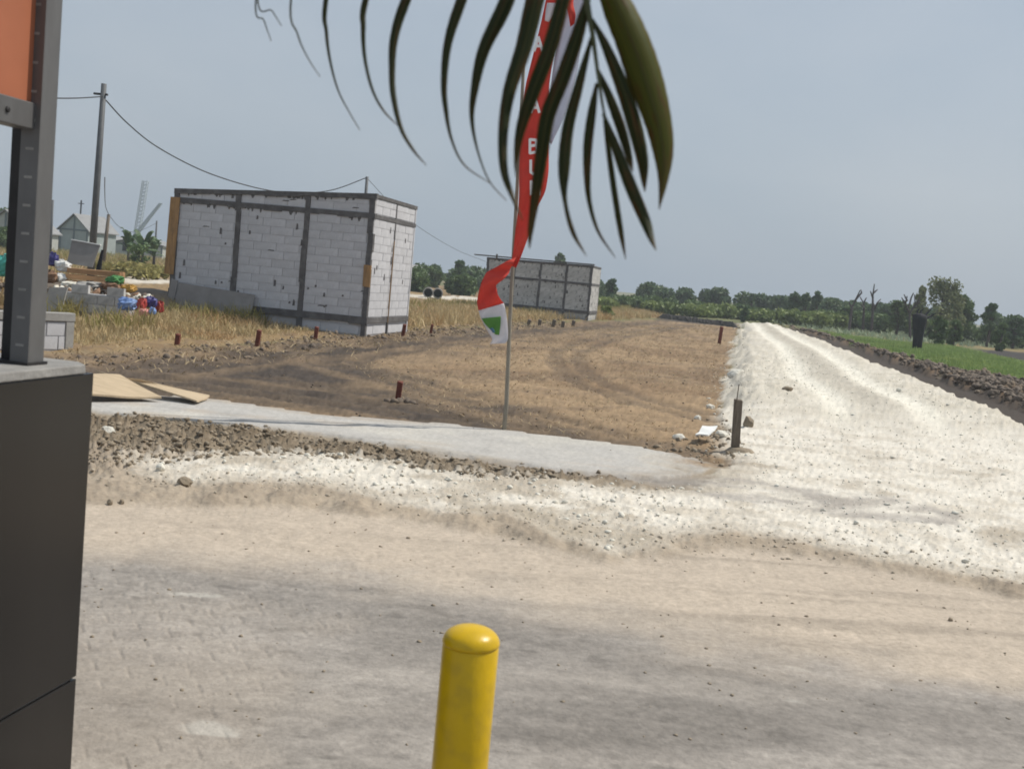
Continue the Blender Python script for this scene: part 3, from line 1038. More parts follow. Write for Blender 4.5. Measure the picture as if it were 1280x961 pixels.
blades('weeds', b, RNG.uniform(0.3, 1.1, len(b)), RNG.uniform(0.05, 0.1, len(b)), M['weed'])
# flattened straw on the field
sp = scatter(poly_px((440, 455), (600, 425), (760, 406), (900, 406), (908, 480), (895, 545), (800, 562), (640, 538), (520, 505)), 30000)
sp = sp[fbm(sp[:, 0] * 0.7, sp[:, 1] * 0.5, 201, 3) > -0.25]
blades('straw', sp, RNG.uniform(0.015, 0.08, len(sp)), RNG.uniform(0.006, 0.02, len(sp)), M['straw'], lean=1.6)
sp = edge_l[:900] + RNG.normal(0, 0.5, (900, 2))
sp = np.repeat(sp, 5, 0) + RNG.normal(0, 0.15, (4500, 2))
blades('straw', sp, RNG.uniform(0.03, 0.14, len(sp)), RNG.uniform(0.01, 0.03, len(sp)), M['straw'], lean=1.3)
# young crop right of the road
gp = scatter(reg['green'][[0, 1, 2, 3, 4, 5, 8, 9, 10, 11]], 26000)
gp = gp[fbm(gp[:, 0] * 0.3, gp[:, 1] * 0.3, 301, 3) > -0.45]
blades('crop', gp, RNG.uniform(0.10, 0.26, len(gp)), RNG.uniform(0.03, 0.06, len(gp)), M['crop'])
pale = poly_px((955, 403), (1015, 412), (1047, 418), (1140, 429), (1215, 434), (1300, 438), (1300, 426), (1220, 418), (1100, 405), (980, 400))
gp = scatter(pale, 16000)
gp = gp[np.sin(gp[:, 1] * 2.1 + gp[:, 0] * 0.25) > -0.2]
blades('pale_crop', gp, RNG.uniform(0.2, 0.55, len(gp)), RNG.uniform(0.07, 0.15, len(gp)), M['crop_pale'], lean=0.6)

# ------------------------------------------------------------------ block buildings
RD = math.atan2(0.187, 0.982)        # bearing of the limestone road, shared by the plots


def blk(cache, l, h, m):
    key = (round(l, 2), round(h, 2), m.name)
    if key not in cache:
        b = MB()
        b.box((-key[0] / 2, -0.05, -key[1] / 2), (key[0] / 2, 0.05, key[1] / 2), jit=0.003)
        cache[key] = b.mesh('block', m)
    return cache[key]


CACHE = {}


def block_wall(parent, root_m, x0, x1, z0, z1f, bays, m, bh=0.2, bl=0.6):
    """mortar core plus laid blocks; the wall lies along local x, its face at y=0"""
    core = MB()
    n = 10
    bot = [(x0, 0.012, z0), (x1, 0.012, z0), (x1, 0.095, z0), (x0, 0.095, z0)]
    top = [(x0, 0.012, z1f(x0)), (x1, 0.012, z1f(x1)), (x1, 0.095, z1f(x1)), (x0, 0.095, z1f(x0))]
    core.prism([root_m @ Vector(p) for p in bot], [root_m @ Vector(p) for p in top])
    wall = core.build('wall', M['mortar'], parent)
    rot = root_m.to_euler()
    cnt = 0
    for (a, b2, za, zbf) in bays:
        z = za
        row = 0
        while True:
            mid = (a + b2) / 2
            zt = zbf(mid)
            hh = min(bh, zt - z)
            if hh < 0.035:
                break
            x = a - (bl * random.choice((0.5, 0.35, 0.65)) if row % 2 else 0)
            while x < b2 - 0.01:
                xa, xb = max(x, a), min(x + bl, b2)
                if xb - xa > 0.03:
                    o = bpy.data.objects.new('block', blk(CACHE, xb - xa - 0.007, hh - 0.009, m))
                    COL.objects.link(o)
                    o.parent = wall
                    c = root_m @ Vector(((xa + xb) / 2, 0.05 + random.uniform(-0.005, 0.004), z + hh / 2))
                    o.location = c
                    o.rotation_euler = (0, random.uniform(-0.004, 0.004), rot.z + random.uniform(-0.004, 0.004))
                    cnt += 1
                x += bl
            z += bh
            row += 1
    return wall, cnt


def building(corner, label, Lu, Lv, zf, zb, zm, zr, zl, cols_f, cols_r, m, cw=0.13, sills=True, bh=0.2):
    cx, cy = corner
    root = empty('block_building', (cx, cy, 0.0), label, 'building', rz=-RD)
    front = Matrix.Identity(4)
    right = Matrix.Rotation(R(90), 4, 'Z')
    ztop = lambda x: zr + (zr - zl) * (x / Lu)            # local x runs from -Lu to 0
    ring = 0.13
    cf = sorted(cols_f)
    cr_ = sorted(cols_r)
    bf, br = [], []
    for a, b2 in zip(cf[:-1], cf[1:]):
        a2, b3 = a + cw / 2, b2 - cw / 2
        bf.append((a2, b3, zb + 0.16, lambda x: zm))
        bf.append((a2, b3, zm + ring, lambda x: ztop(x) - 0.11))
    for a, b2 in zip(cr_[:-1], cr_[1:]):
        a2, b3 = a + cw * 0.3, b2 - cw * 0.3
        br.append((a2, b3, zb + 0.16, lambda x: zm))
        br.append((a2, b3, zm + ring, lambda x: zr - 0.11))
    w1, n1 = block_wall(root, front, -Lu, 0, zb, lambda x: ztop(x) - 0.06, bf, m, bh)
    w2, n2 = block_wall(root, right, 0.1, Lv, zb, lambda x: zr - 0.06, br, m, bh)
    # footing blocks below the ground beam
    fb = [(-Lu * 0.32, -0.02, zf, lambda x: zb)]
    w3, n3 = block_wall(root, Matrix.Translation((0, 0.03, 0)), -Lu, -0.01, -0.15, lambda x: zb, fb, m, 0.22, 0.5)
    w4, n4 = block_wall(root, right @ Matrix.Translation((0, 0.03, 0)), 0.15, Lv, -0.15, lambda x: zb,
                        [(0.16, Lv - 0.02, zf, lambda x: zb)], m, 0.22, 0.5)
    # rear and left walls
    bk = MB()
    bk.prism([(-Lu, Lv - 0.1, -0.1), (-0.1, Lv - 0.1, -0.1), (-0.1, Lv, -0.1), (-Lu, Lv, -0.1)],
             [(-Lu, Lv - 0.1, zl - 0.05), (-0.1, Lv - 0.1, zr - 0.05), (-0.1, Lv, zr - 0.05), (-Lu, Lv, zl - 0.05)])
    bk.box((-Lu, 0.1, -0.1), (-Lu + 0.1, Lv - 0.101, zl - 0.05))
    bk.build('rear_wall', m, root)
    # columns and beams stand a little proud of the blocks
    for x in cf:
        c = MB()
        j = 0.012
        pts = np.linspace(-0.1, ztop(x) - 0.1, 9)
        for a, b2 in zip(pts[:-1], pts[1:]):
            e = random.uniform(-0.028, 0.028)
            c.box((x - cw / 2 + e, -0.022 - random.uniform(0, 0.006), a), (x + cw / 2 + e * 0.5 + random.uniform(-j, j), 0.0985, b2))
        c.build('column', M['concrete_dark'], root)
    for y in cr_:
        if y < 0.05:
            continue
        c = MB()
        c.box((-0.0985, y - cw * 0.28, -0.1), (0.016, y + cw * 0.28, zr - 0.1))
        c.build('column', M['concrete_dark'] if y < Lv - 0.05 else m, root)

    def beam(name, z, hgt, pr, sl=False):
        c = MB()
        zz = (lambda x: ztop(x) - hgt) if sl else (lambda x: z)
        xs = np.linspace(-Lu - 0.02, pr, 12)
        for a, b2 in zip(xs[:-1], xs[1:]):
            e = random.uniform(-0.024, 0.024)
            c.prism([(a, -pr, zz(a) + e), (b2, -pr, zz(b2) + e), (b2, 0.12, zz(b2)), (a, 0.12, zz(a))],
                    [(a, -pr, zz(a) + hgt), (b2, -pr, zz(b2) + hgt), (b2, 0.12, zz(b2) + hgt), (a, 0.12, zz(a) + hgt)])
        c.build(name, M['concrete_dark'], root)
        c = MB()
        z2 = zr - hgt if sl else z
        c.box((-0.12, 0.1205, z2 + 0.012), (pr * 0.7, Lv + 0.02, z2 + hgt - 0.012))
        c.build(name, M['concrete_dark'], root)
    beam('ground_beam', zb, 0.155, 0.030)
    beam('ring_beam', zm, ring - 0.01, 0.027)
    beam('top_beam', 0, 0.11, 0.036, True)
    # smears of mortar and unfilled sockets
    c = MB()
    for _ in range(44):
        x = random.uniform(-Lu + 0.1, -0.1)
        z = random.choice((random.uniform(zb + 0.2, zm - 0.05), random.uniform(zb + 0.2, zb + 1.0), zm + random.uniform(0.2, 0.4)))
        if z > ztop(x) - 0.15:
            continue
        ww, hh = random.choice(((0.06, 0.16), (0.05, 0.10), (0.18, 0.03), (0.05, 0.05)))
        c.prism([(x, -0.006, z), (x + ww, -0.006, z + random.uniform(0, 0.02)), (x + ww, 0.02, z), (x, 0.02, z)],
                [(x + ww * 0.2, -0.006, z + hh), (x + ww * 0.9, -0.006, z + hh * 0.9), (x + ww, 0.02, z + hh), (x, 0.02, z + hh)])
    for _ in range(9):
        y = random.uniform(0.2, Lv - 0.2)
        z = random.uniform(zb + 0.2, zm - 0.1)
        c.box((-0.02, y, z), (0.006, y + 0.06, z + random.uniform(0.08, 0.2)))
    for _ in range(46):
        x = random.uniform(-Lu + 0.15, -0.1)
        zt_ = random.choice((ztop(x) - 0.105, ztop(x) - 0.105, zm + 0.005))
        ww, hh = random.uniform(0.03, 0.12), random.uniform(0.02, 0.10)
        c.prism([(x + ww * 0.3, -0.012, zt_ - hh), (x + ww * 0.6, -0.012, zt_ - hh), (x + ww * 0.6, 0.02, zt_ - hh), (x + ww * 0.3, 0.02, zt_ - hh)],
                [(x, -0.014, zt_), (x + ww, -0.014, zt_), (x + ww, 0.02, zt_), (x, 0.02, zt_)])
    s = c.build('mortar_smears', M['concrete_dark'], root)
    s['kind'] = 'stuff'
    for sx in cf:                                   # short rags of mortar hanging from the ring beam
        pass
    return root, n1 + n2 + n3 + n4


c1 = G(456, 420)
LU1 = 5.25
b1, nb1 = building(c1, 'large unfinished grey block building with rough dark concrete columns, nearer of the two', LU1, 3.55,
                   0.02, 0.30, 2.86, 3.46, 3.20, [-LU1 + 0.06, -3.52, -1.72, -0.065], [0.0, 1.75, 3.5], M['block'])
# board shutters still nailed to the near building
f = MB()
f.prism([(-LU1 - 0.15, -0.05, 1.05), (-LU1 + 0.10, -0.05, 1.05), (-LU1 + 0.10, -0.025, 1.05), (-LU1 - 0.15, -0.025, 1.05)],
        [(-LU1 - 0.10, -0.05, 2.98), (-LU1 + 0.16, -0.05, 2.98), (-LU1 + 0.16, -0.025, 2.98), (-LU1 - 0.10, -0.025, 2.98)])
f.build('formwork_board', M['formwork'], b1)
f = MB()
f.box((-0.15, -0.05, 1.20), (0.03, -0.024, 1.72), jit=0.01)
f.build('formwork_board', M['formwork'], b1)
f = MB()
f.tube([(0.04, 1.63, 0.3), (0.04, 1.66, 2.4)], 0.012, 6)
f.build('conduit', M['formwork'], b1)

c2 = G(735, 401)
LU2 = 5.6
b2, nb2 = building(c2, 'smaller unfinished grey block building in the distance, partly behind the red banner', LU2, 3.4,
                   0.1, 0.34, 1.80, 2.85, 2.80, [-LU2 + 0.06, -4.1, -2.72, -1.36, -0.065], [0.0, 3.35], M['block_old'], cw=0.12)
f = MB()
f.box((-LU2 - 0.7, -0.10, 2.86), (0.04, 0.35, 2.91), jit=0.012)
f.build('wall_plate', M['concrete_dark'], b2)
f = MB()
f.tube([(-LU2 + 0.5, 0.0, 2.7), (-LU2 + 0.5, 0.0, 3.0)], 0.05, 6)
f.build('roof_stub', M['old_wood'], b2)

# ------------------------------------------------------------------ cladded pillar with steel post and orange sign
dv = Vector((0.187, 0.982, 0)).normalized()
nv = Vector((dv.y, -dv.x, 0))
PT = P(118, 456, 3.22)          # far top corner of the clad face
zt = PT.z
pr = empty('sign_pillar', (PT.x, PT.y, 0), 'dark clad sign pillar with a pale cement top, along the left edge', 'pillar',
           rz=-RD)
W_, D_ = 0.62, 1.5
jz = P(85, 850, PT.y - 0.03).z
m_ = MB()
m_.box((-W_ + 0.012, -D_ + 0.012, -0.05), (-0.012, -0.012, zt - 0.03))
m_.build('core', M['granite_joint'], pr)
for (za, zb2) in ((0.0, jz - 0.004), (jz + 0.004, zt - 0.024)):
    for (ya, yb) in ((-0.76, -0.0), (-D_, -0.766)):
        m_ = MB()
        m_.box((-0.011, ya, za), (0.0, yb, zb2))
        m_.build('cladding_panel', M['granite'], pr, bevel=0.0025)
    m_ = MB()
    m_.box((-W_, -0.011, za), (-0.0115, 0.0, zb2))
    m_.build('cladding_panel', M['granite'], pr, bevel=0.0025)
    m_ = MB()
    m_.box((-W_, -D_, za), (-0.0115, -D_ + 0.011, zb2))
    m_.build('cladding_panel', M['granite'], pr, bevel=0.0025)
m_ = MB()
m_.prism([(-W_ - 0.006, -D_ - 0.006, zt - 0.022), (0.006, -D_ - 0.006, zt - 0.022), (0.006, -0.05, zt - 0.022),
          (-0.05, 0.006, zt - 0.022), (-W_ - 0.006, 0.006, zt - 0.022)],
         [(-W_ - 0.006, -D_ - 0.006, zt + 0.004), (0.004, -D_ - 0.006, zt + 0.004), (0.004, -0.052, zt + 0.004),
          (-0.052, 0.004, zt + 0.004), (-W_ - 0.006, 0.004, zt + 0.004)])
m_.build('cement_cap', M['cap'], pr, bevel=0.004)

# steel post: an open box section with slots, standing on the pillar
pb = P(31, 446, 3.05)
po = empty('steel_post', (pb.x, pb.y, zt + 0.004), 'tall grey slotted steel post standing on the dark pillar', 'post', rz=-RD)
hh = 1.75
m_ = MB()
m_.box((-0.022, -0.034, 0), (0.033, -0.031, hh))                 # face towards the viewer
m_.build('front_flange', M['steel'], po)
m_ = MB()
m_.box((0.030, -0.0305, 0), (0.033, 0.036, hh))
m_.build('side_flange', M['steel'], po)
m_ = MB()
m_.box((-0.066, -0.010, 0), (-0.0225, -0.006, hh))
m_.box((-0.022, -0.0305, 0), (-0.019, 0.036, hh))
m_.build('rear_flange', M['steel_dark_and_shaded'], po)  # shaded side of the post, its shade put into the colour
for k in range(24):
    s_ = MB()
    zz = 0.05 + k * 0.075
    s_.box((-0.006, -0.0352, zz), (0.018, -0.0335, zz + 0.007))
    s_.build('slot', M['cap'], po)
m_ = MB()
m_.box((-0.085, -0.045, 0.0), (0.04, 0.045, 0.008))
m_.build('base_plate', M['steel_dark_and_shaded'], po)
for (bx, by) in ((-0.075, -0.03), (-0.07, 0.03)):
    m_ = MB()
    m_.lathe([(0.011, 0.008), (0.011, 0.022), (0.006, 0.024), (0.006, 0.036)], 8, (bx, by, 0))
    m_.build('anchor_bolt', M['steel_dark_and_shaded'], po)

sb = P(39, 146, 3.02)
sg = empty('sign_panel', (sb.x, sb.y, sb.z), 'orange sign panel in a grey metal frame fixed to the steel post', 'sign', rz=-RD)
m_ = MB()
m_.box((-0.012, -1.2, 0.036), (0.0, -0.002, 0.95))
m_.build('orange_face', M['orange'], sg)
m_ = MB()
m_.box((-0.045, -1.2, -0.034), (0.014, 0.0, 0.035))
m_.build('bottom_rail', M['steel'], sg, bevel=0.003)
m_ = MB()
m_.box((-0.045, 0.0005, -0.034), (0.014, 0.03, 0.95))
m_.build('side_rail', M['steel_dark_and_shaded'], sg, bevel=0.002)
for k in (0, 1, 2):
    m_ = MB()
    m_.lathe([(0.008, 0), (0.008, 0.004), (0.004, 0.006)], 8)
    o = m_.build('rivet', M['steel_dark_and_shaded'], sg, loc=(0.014, -0.12 - 0.35 * k, 0.0))
    o.rotation_euler = (0, R(90), 0)

# ------------------------------------------------------------------ yellow bollard
bo = P(589, 800, 2.22)
m_ = MB()
root = empty('bollard', (bo.x, bo.y, 0), 'yellow painted steel bollard with a domed cap in the foreground', 'bollard')
rb = 0.0575
m_.lathe([(rb, -0.02), (rb, bo.z - 0.012), (rb - 0.002, bo.z - 0.008)], 48)
m_.build('tube', M['yellow'], root, smooth=False).data.shade_smooth()
m_ = MB()
prof = [(rb - 0.001, bo.z - 0.008), (rb + 0.0012, bo.z - 0.005), (rb + 0.0012, bo.z - 0.001)]
for k in range(1, 11):
    a = k / 10 * R(88)
    prof.append((rb * math.cos(a), bo.z + 0.031 * math.sin(a)))
m_.lathe(prof, 48)
m_.build('domed_cap', M['yellow'], root).data.shade_smooth()

# ------------------------------------------------------------------ banner on its pole
fy = 12.2
fb_, ft_ = P(630, 538, fy), P(651, 150, fy)
tp = fb_ + (ft_ - fb_) * 1.55
fp = empty('banner_pole', (fb_.x, fb_.y, zg(fb_.x, fb_.y)), 'thin leaning bamboo pole carrying the red banner', 'flagpole')
m_ = MB()
base = Vector((fb_.x, fb_.y, fp.location.z))
m_.tube([Vector((0, 0, -0.15)), (fb_ - base) + Vector((0, 0, 0.3)), (P(637.4, 400, fy) - base), (ft_ - base), (tp - base)],
        [0.026, 0.025, 0.022, 0.02, 0.014], 10)
m_.build('shaft', M['pole'], fp, smooth=True)
m_ = MB()
m_.lathe([(0.028, 0), (0.028, 0.02), (0.01, 0.03)], 10, tuple(tp - base))
m_.build('tip', M['steel_dark_and_shaded'], fp)

fl = empty('banner', fb_ + Vector((0, -0.05, 0.9)), 'red and white banner with white letters twisted round a thin pole', 'banner')
f0 = fl.location


def ribbon(rows, m, name, parent, nx=8, sub=6, amp=0.03, ph=0.0, org=None, thick=0.004):
    """cloth from left/right edge rows (xl,yl,xr,yr,depth offset), softly folded"""
    rows = np.array(rows, float)
    t = np.linspace(0, len(rows) - 1, (len(rows) - 1) * sub + 1)
    rr = np.stack([np.interp(t, np.arange(len(rows)), rows[:, k]) for k in range(rows.shape[1])], 1)
    ker = np.array([1, 2, 3, 2, 1]) / 9.0
    sm = rr.copy()
    for k in range(rr.shape[1]):
        pad = np.pad(rr[:, k], 2, mode='edge')
        sm[:, k] = np.convolve(pad, ker, 'valid')
    sm[0], sm[-1] = rr[0], rr[-1]
    grid = []
    for i, (xl, yl, xr, yr, dd) in enumerate(sm):
        line = []
        for j in range(nx + 1):
            s = j / nx
            y3 = fy - 0.085 + dd + amp * math.sin(s * 5.5 + i * 0.33 + ph)
            line.append(P(xl + (xr - xl) * s, yl + (yr - yl) * s, y3) - org)
        grid.append(line)
    b = MB()
    w_ = nx + 1
    front = [p for l in grid for p in l]
    back = [p + Vector((0, thick, 0)) for p in front]
    n = len(front)
    fs = []
    nrw = len(grid)
    for i in range(nrw - 1):
        for j in range(nx):
            a = i * w_ + j
            fs.append((a, a + 1, a + w_ + 1, a + w_))
            fs.append((n + a, n + a + w_, n + a + w_ + 1, n + a + 1))
    rim = [j for j in range(w_)] + [i * w_ + nx for i in range(1, nrw)] + [(nrw - 1) * w_ + j for j in range(nx - 1, -1, -1)] + \
          [i * w_ for i in range(nrw - 2, 0, -1)]
    for q in range(len(rim)):
        a, c = rim[q], rim[(q + 1) % len(rim)]
        fs.append((c, a, n + a, n + c))
    b.add(front + back, fs)
    o = b.build(name, m, parent)
    o.data.shade_smooth()
    return o


ribbon([(698, -70, 735, -70, 0), (684, -8, 716, -8, 0), (676, 30, 700, 34, 0), (664, 78, 690, 82, 0.02), (656, 110, 686, 110, 0.03),
        (652, 150, 686, 150, 0.02), (650, 185, 686, 185, 0), (649, 215, 686, 215, -0.02), (649, 240, 682, 240, -0.02),
        (648, 262, 670, 262, 0), (644, 290, 662, 292, 0.02), (641, 318, 651, 322, 0.03), (638, 332, 645, 335, 0.02)],
       M['flag_red'], 'red_cloth', fl, org=f0, ph=0.4)
ribbon([(716, -8, 738, -8, 0.10), (701, 34, 728, 30, 0.10), (692, 80, 724, 78, 0.10), (688, 112, 716, 112, 0.10), (688, 150, 704, 150, 0.09),
        (687, 178, 689, 181, 0.08)], M['flag_pale'], 'white_cloth', fl, org=f0, nx=6, ph=1.4, amp=0.02)
ribbon([(706, -30, 722, -30, -0.08), (708, 6, 716, 4, -0.08), (711, 22, 720, 20, -0.08), (713, 34, 718, 30, -0.08)],
       M['flag_red'], 'red_edge', fl, org=f0, nx=3)
ribbon([(645, 322, 638, 336, -0.06), (634, 326, 636, 342, -0.07), (620, 334, 630, 349, -0.09), (608, 340, 620, 356, -0.12),
        (602, 352, 621, 361, -0.14), (598, 366, 622, 368, -0.13), (596, 378, 627, 376, -0.11), (598, 388, 630, 379, -0.10)],
       M['flag_red'], 'red_tail', fl, org=f0, ph=2.0)
ribbon([(598, 388, 630, 379, -0.10), (600, 396, 632, 388, -0.10), (605, 406, 634, 401, -0.09), (611, 416, 635, 414, -0.08),
        (616, 424, 635, 424, -0.08), (612, 430, 632, 429, -0.07)], M['flag_white'], 'white_tail', fl, org=f0, ph=2.6, amp=0.015)
g_ = ribbon([(602, 398, 626, 395.5, -0.135), (606, 405, 626, 404, -0.13), (612, 411, 625, 412, -0.12), (619, 418, 624, 419, -0.115)],
            M['flag_green'], 'green_emblem', fl, org=f0, nx=6, amp=0.008, ph=2.6)
ribbon([(612, 410.5, 616, 409.5, -0.165), (614, 413.5, 618, 413, -0.16), (616, 416, 619, 415.5, -0.155)], M['flag_blue'], 'emblem_mark',
       fl, org=f0, nx=2, amp=0.003)


def letter(px, py, hpx, strokes, parent, org, depth):
    """white printed capital made of flat strokes"""
    b = MB()
    sc_ = hpx / 10.0
    for si, (x0, y0, x1, y1) in enumerate(strokes):
        a = P(px + (x0 - 3) * sc_, py + (5 - y0) * sc_, depth)
        c = P(px + (x1 - 3) * sc_, py + (5 - y1) * sc_, depth)
        d = (c - a)
        ln = d.length
        d.normalize()
        side = Vector((-d.z, 0, d.x)) * (0.95 * sc_ / F * depth)
        e = d * (0.4 * sc_ / F * depth)
        q = [a - side - e, c - side + e, c + side + e, a + side - e]
        of_ = Vector((0, 0.0012 * si, 0))
        b.prism([p - org + of_ + Vector((0, 0.02, 0)) for p in q], [p - org + of_ for p in q])
    return b.build('letter', M['letter'], parent)


A_ = [(0, 0, 3, 10), (3, 10, 6, 0), (1.2, 3.5, 4.8, 3.5)]
B_ = [(0.3, 0, 0.3, 10), (0.3, 10, 4.8, 9.6), (4.8, 9.6, 5.2, 6), (5.2, 6, 0.5, 5.2), (5.2, 5, 5.8, 1), (5.8, 1, 0.3, 0)]
U_ = [(0.3, 10, 0.3, 1.4), (0.3, 1.4, 2, 0), (2, 0, 4, 0), (4, 0, 5.7, 1.4), (5.7, 1.4, 5.7, 10)]
M_ = [(0, 0, 0, 10), (0, 10, 3, 3.5), (3, 3.5, 6, 10), (6, 10, 6, 0)]
for (x, y, st) in ((673, 55, A_), (669, 132, A_), (667, 183, B_), (668, 209, U_), (669, 235, M_)):
    letter(x, y, 17, st, fl, f0, fy - 0.155)
ribbon([(684, 4, 696, 4, -0.11), (682, 14, 694, 14, -0.11), (681, 26, 686, 28, -0.11)], M['flag_white'], 'white_patch', fl, org=f0, nx=3,
       amp=0.005)

# ------------------------------------------------------------------ palm frond hanging into view
FD = 1.25
stem_px = [(250, -330, 1.75), (330, -250, 1.62), (430, -180, 1.5), (540, -130, 1.4), (640, -90, 1.32), (705, -45, 1.27), (733, 0, 1.25),
           (741, 45, 1.245), (747, 90, 1.24), (753, 130, 1.24), (757, 150, 1.24)]
fr = empty('palm_frond', P(250, -330, 1.75), 'drooping palm frond with long dark leaflets hanging at the top of the view', 'palm frond')
fo = fr.location
m_ = MB()
m_.tube([P(*p) - fo for p in stem_px], [0.013, 0.011, 0.0095, 0.008, 0.0065, 0.0052, 0.0038, 0.0026, 0.0021, 0.0016, 0.0012], 8)
m_.build('stalk', M['stalk'], fr, smooth=True)
LF = [
    [(742, -62, 6), (768, 0, 36), (790, 50, 43), (807, 100, 44), (822, 150, 35), (829, 190, 26), (829, 225, 13), (824, 262, 1)],
    [(740, 24, 4), (758, 60, 12), (779, 112, 18), (794, 160, 19), (803, 200, 15), (805, 225, 8), (806, 240, 1)],
    [(745, 82, 3), (762, 122, 11), (776, 160, 13), (786, 195, 9), (791, 215, 1)],
    [(754, 142, 4), (770, 185, 12), (788, 232, 16), (806, 275, 14), (814, 298, 8), (820, 313, 1)],
    [(755, 150, 3), (761, 190, 7), (768, 240, 8), (776, 290, 7), (782, 324, 1)],
    [(746, 104, 4), (740, 140, 11), (735, 180, 12), (734, 220, 9), (737, 254, 6), (748, 290, 4), (769, 322, 1)],
    [(740, 45, 4), (724, 105, 12), (710, 160, 15), (705, 210, 15), (706, 250, 6), (716, 290, 6), (733, 320, 1)],
    [(735, -3, 8), (722, 44, 17), (704, 96, 19), (685, 144, 19), (677, 192, 17), (670, 240, 13), (663, 290, 7), (662, 311, 1)],
    [(716, -40, 9), (706, -8, 18), (688, 58, 21), (667, 113, 20), (651, 161, 14), (645, 200, 6), (645, 222, 1)],
    [(690, -62, 9), (671, -8, 25), (655, 58, 23), (637, 113, 18), (629, 165, 14), (630, 213, 11), (641, 247, 6), (653, 275, 1)],
    [(660, -82, 8), (634, 0, 21), (605, 62, 17), (593, 113, 11), (590, 151, 6), (598, 192, 3), (612, 227, 2), (633, 251, 1)],
    [(615, -102, 8), (577, 0, 15), (560, 54, 12), (555, 103, 9), (557, 135, 7), (564, 173, 4), (580, 206, 2.5), (612, 229, 1)],
    [(560, -124, 8), (510, -6, 14), (493, 46, 12), (490, 89, 9), (492, 122, 8), (501, 160, 6), (516, 187, 4), (533, 207, 1)],
    [(500, -148, 7), (458, -4, 9), (454, 35, 7), (456, 73, 5), (465, 111, 4), (479, 138, 3), (498, 158, 1)],
    [(440, -176, 6), (408, -4, 7), (408, 41, 5), (413, 78, 3.6), (423, 114, 2.4), (438, 143, 1.6), (450, 163, 1)],
    [(395, -205, 5), (364, -4, 3), (372, 43, 2.4), (385, 73, 1.6), (400, 96, 1)],
    [(350, -235, 4), (320, -6, 2.4), (330, 26, 1.8), (339, 52, 1)],
    [(345, -238, 4), (322, -10, 2.4), (340, 14, 1.8), (352, 33, 1)],
]


def catmull(p, sub):
    p = np.asarray(p, float)
    out = []
    q = np.vstack([2 * p[0] - p[1], p, 2 * p[-1] - p[-2]])
    for i in range(1, len(q) - 2):
        for k in range(sub):
            t = k / sub
            out.append(0.5 * ((2 * q[i]) + (-q[i - 1] + q[i + 1]) * t + (2 * q[i - 1] - 5 * q[i] + 4 * q[i + 1] - q[i + 2]) * t * t +
                              (-q[i - 1] + 3 * q[i] - 3 * q[i + 1] + q[i + 2]) * t ** 3))
    out.append(p[-1])
    return np.array(out)


spx = np.array(stem_px, float)
for li, lf in enumerate(LF):
    c = catmull(lf, 7)
    d0 = float(np.interp(lf[0][0], spx[:7, 0], spx[:7, 2])) if lf[0][1] < 0 else 1.245
    dsg = (-1 if li % 2 else 1) * 0.012 - (0.06 if li > 7 else 0.0)
    verts, faces, blade = [], [], []
    L_ = len(c)
    for i in range(L_):
        x, y, wd = c[i]
        t = i / (L_ - 1)
        dpt = d0 + dsg * t + 0.05 * t * t * (1 if li % 3 else -0.6)
        a, b2 = c[max(i - 1, 0)], c[min(i + 1, L_ - 1)]
        tx, ty = b2[0] - a[0], b2[1] - a[1]
        ll = math.hypot(tx, ty) + 1e-9
        nx_, ny_ = -ty / ll, tx / ll
        hw = max(wd * (1.0 if li < 8 else 0.92), 0.6) * 0.5
        jag = hw * (1 + 0.012 * math.sin(i * 2.3 + li))
        for u_, dz_ in ((-1, 0.55), (-0.5, 0.24), (-0.1, 0.0), (0.1, 0.0), (0.5, 0.18), (1, 0.40)):
            verts.append(P(x + nx_ * jag * u_, y + ny_ * jag * u_, dpt + hw / F * dpt * dz_) - fo)
            blade.append((u_, t, li * 1.7))
        if i:
            o_ = 6 * i
            faces += [(o_ - 6 + q, o_ - 5 + q, o_ + 1 + q, o_ + q) for q in range(5)]
    b = MB()
    b.add(verts, faces)
    o = b.build('leaflet', M['leaf_olive' if li == 0 else 'leaf'], fr)
    o.data.shade_smooth()
    at_ = o.data.attributes.new('blade', 'FLOAT_VECTOR', 'POINT')
    at_.data.foreach_set('vector', np.array(blade, np.float32).ravel())
    sm = o.modifiers.new('thickness', 'SOLIDIFY')
    sm.thickness = 0.0006
    if li == 0:
        o['label'] = 'broadest leaflet, olive green with brown blotches'

# ------------------------------------------------------------------ stakes, posts and loose boards
# sawn wooden post at the road corner, with a thin rod
q = G(919, 565)
z0 = zg(*q)
po2 = empty('wooden_post', (q[0], q[1], z0 - 0.05), 'weathered wooden post with a thin rod at the corner of the white road', 'post')
tpz = P(923, 499, q[1])
m_ = MB()
dx = tpz.x - q[0]
hgt = tpz.z - z0 + 0.05
m_.prism([(-0.045, -0.04, 0), (0.04, -0.04, 0), (0.04, 0.04, 0), (-0.045, 0.04, 0)],
         [(dx - 0.042, -0.04, hgt), (dx + 0.042, -0.04, hgt - 0.01), (dx + 0.042, 0.04, hgt), (dx - 0.042, 0.04, hgt)])
m_.build('post_body', M['old_wood'], po2, bevel=0.004)
m_ = MB()
m_.tube([(dx - 0.03, -0.045, hgt - 0.2), (dx - 0.022, -0.05, hgt + 0.17)], 0.006, 6)
m_.build('rod', M['old_wood'], po2)
m_ = MB()
m_.lathe([(0.16, 0.0), (0.17, 0.05), (0.12, 0.09), (0.03, 0.10)], 9)
o = m_.build('foot_stone', M['clod'], po2)
o.location = (0.05, -0.03, 0.0)


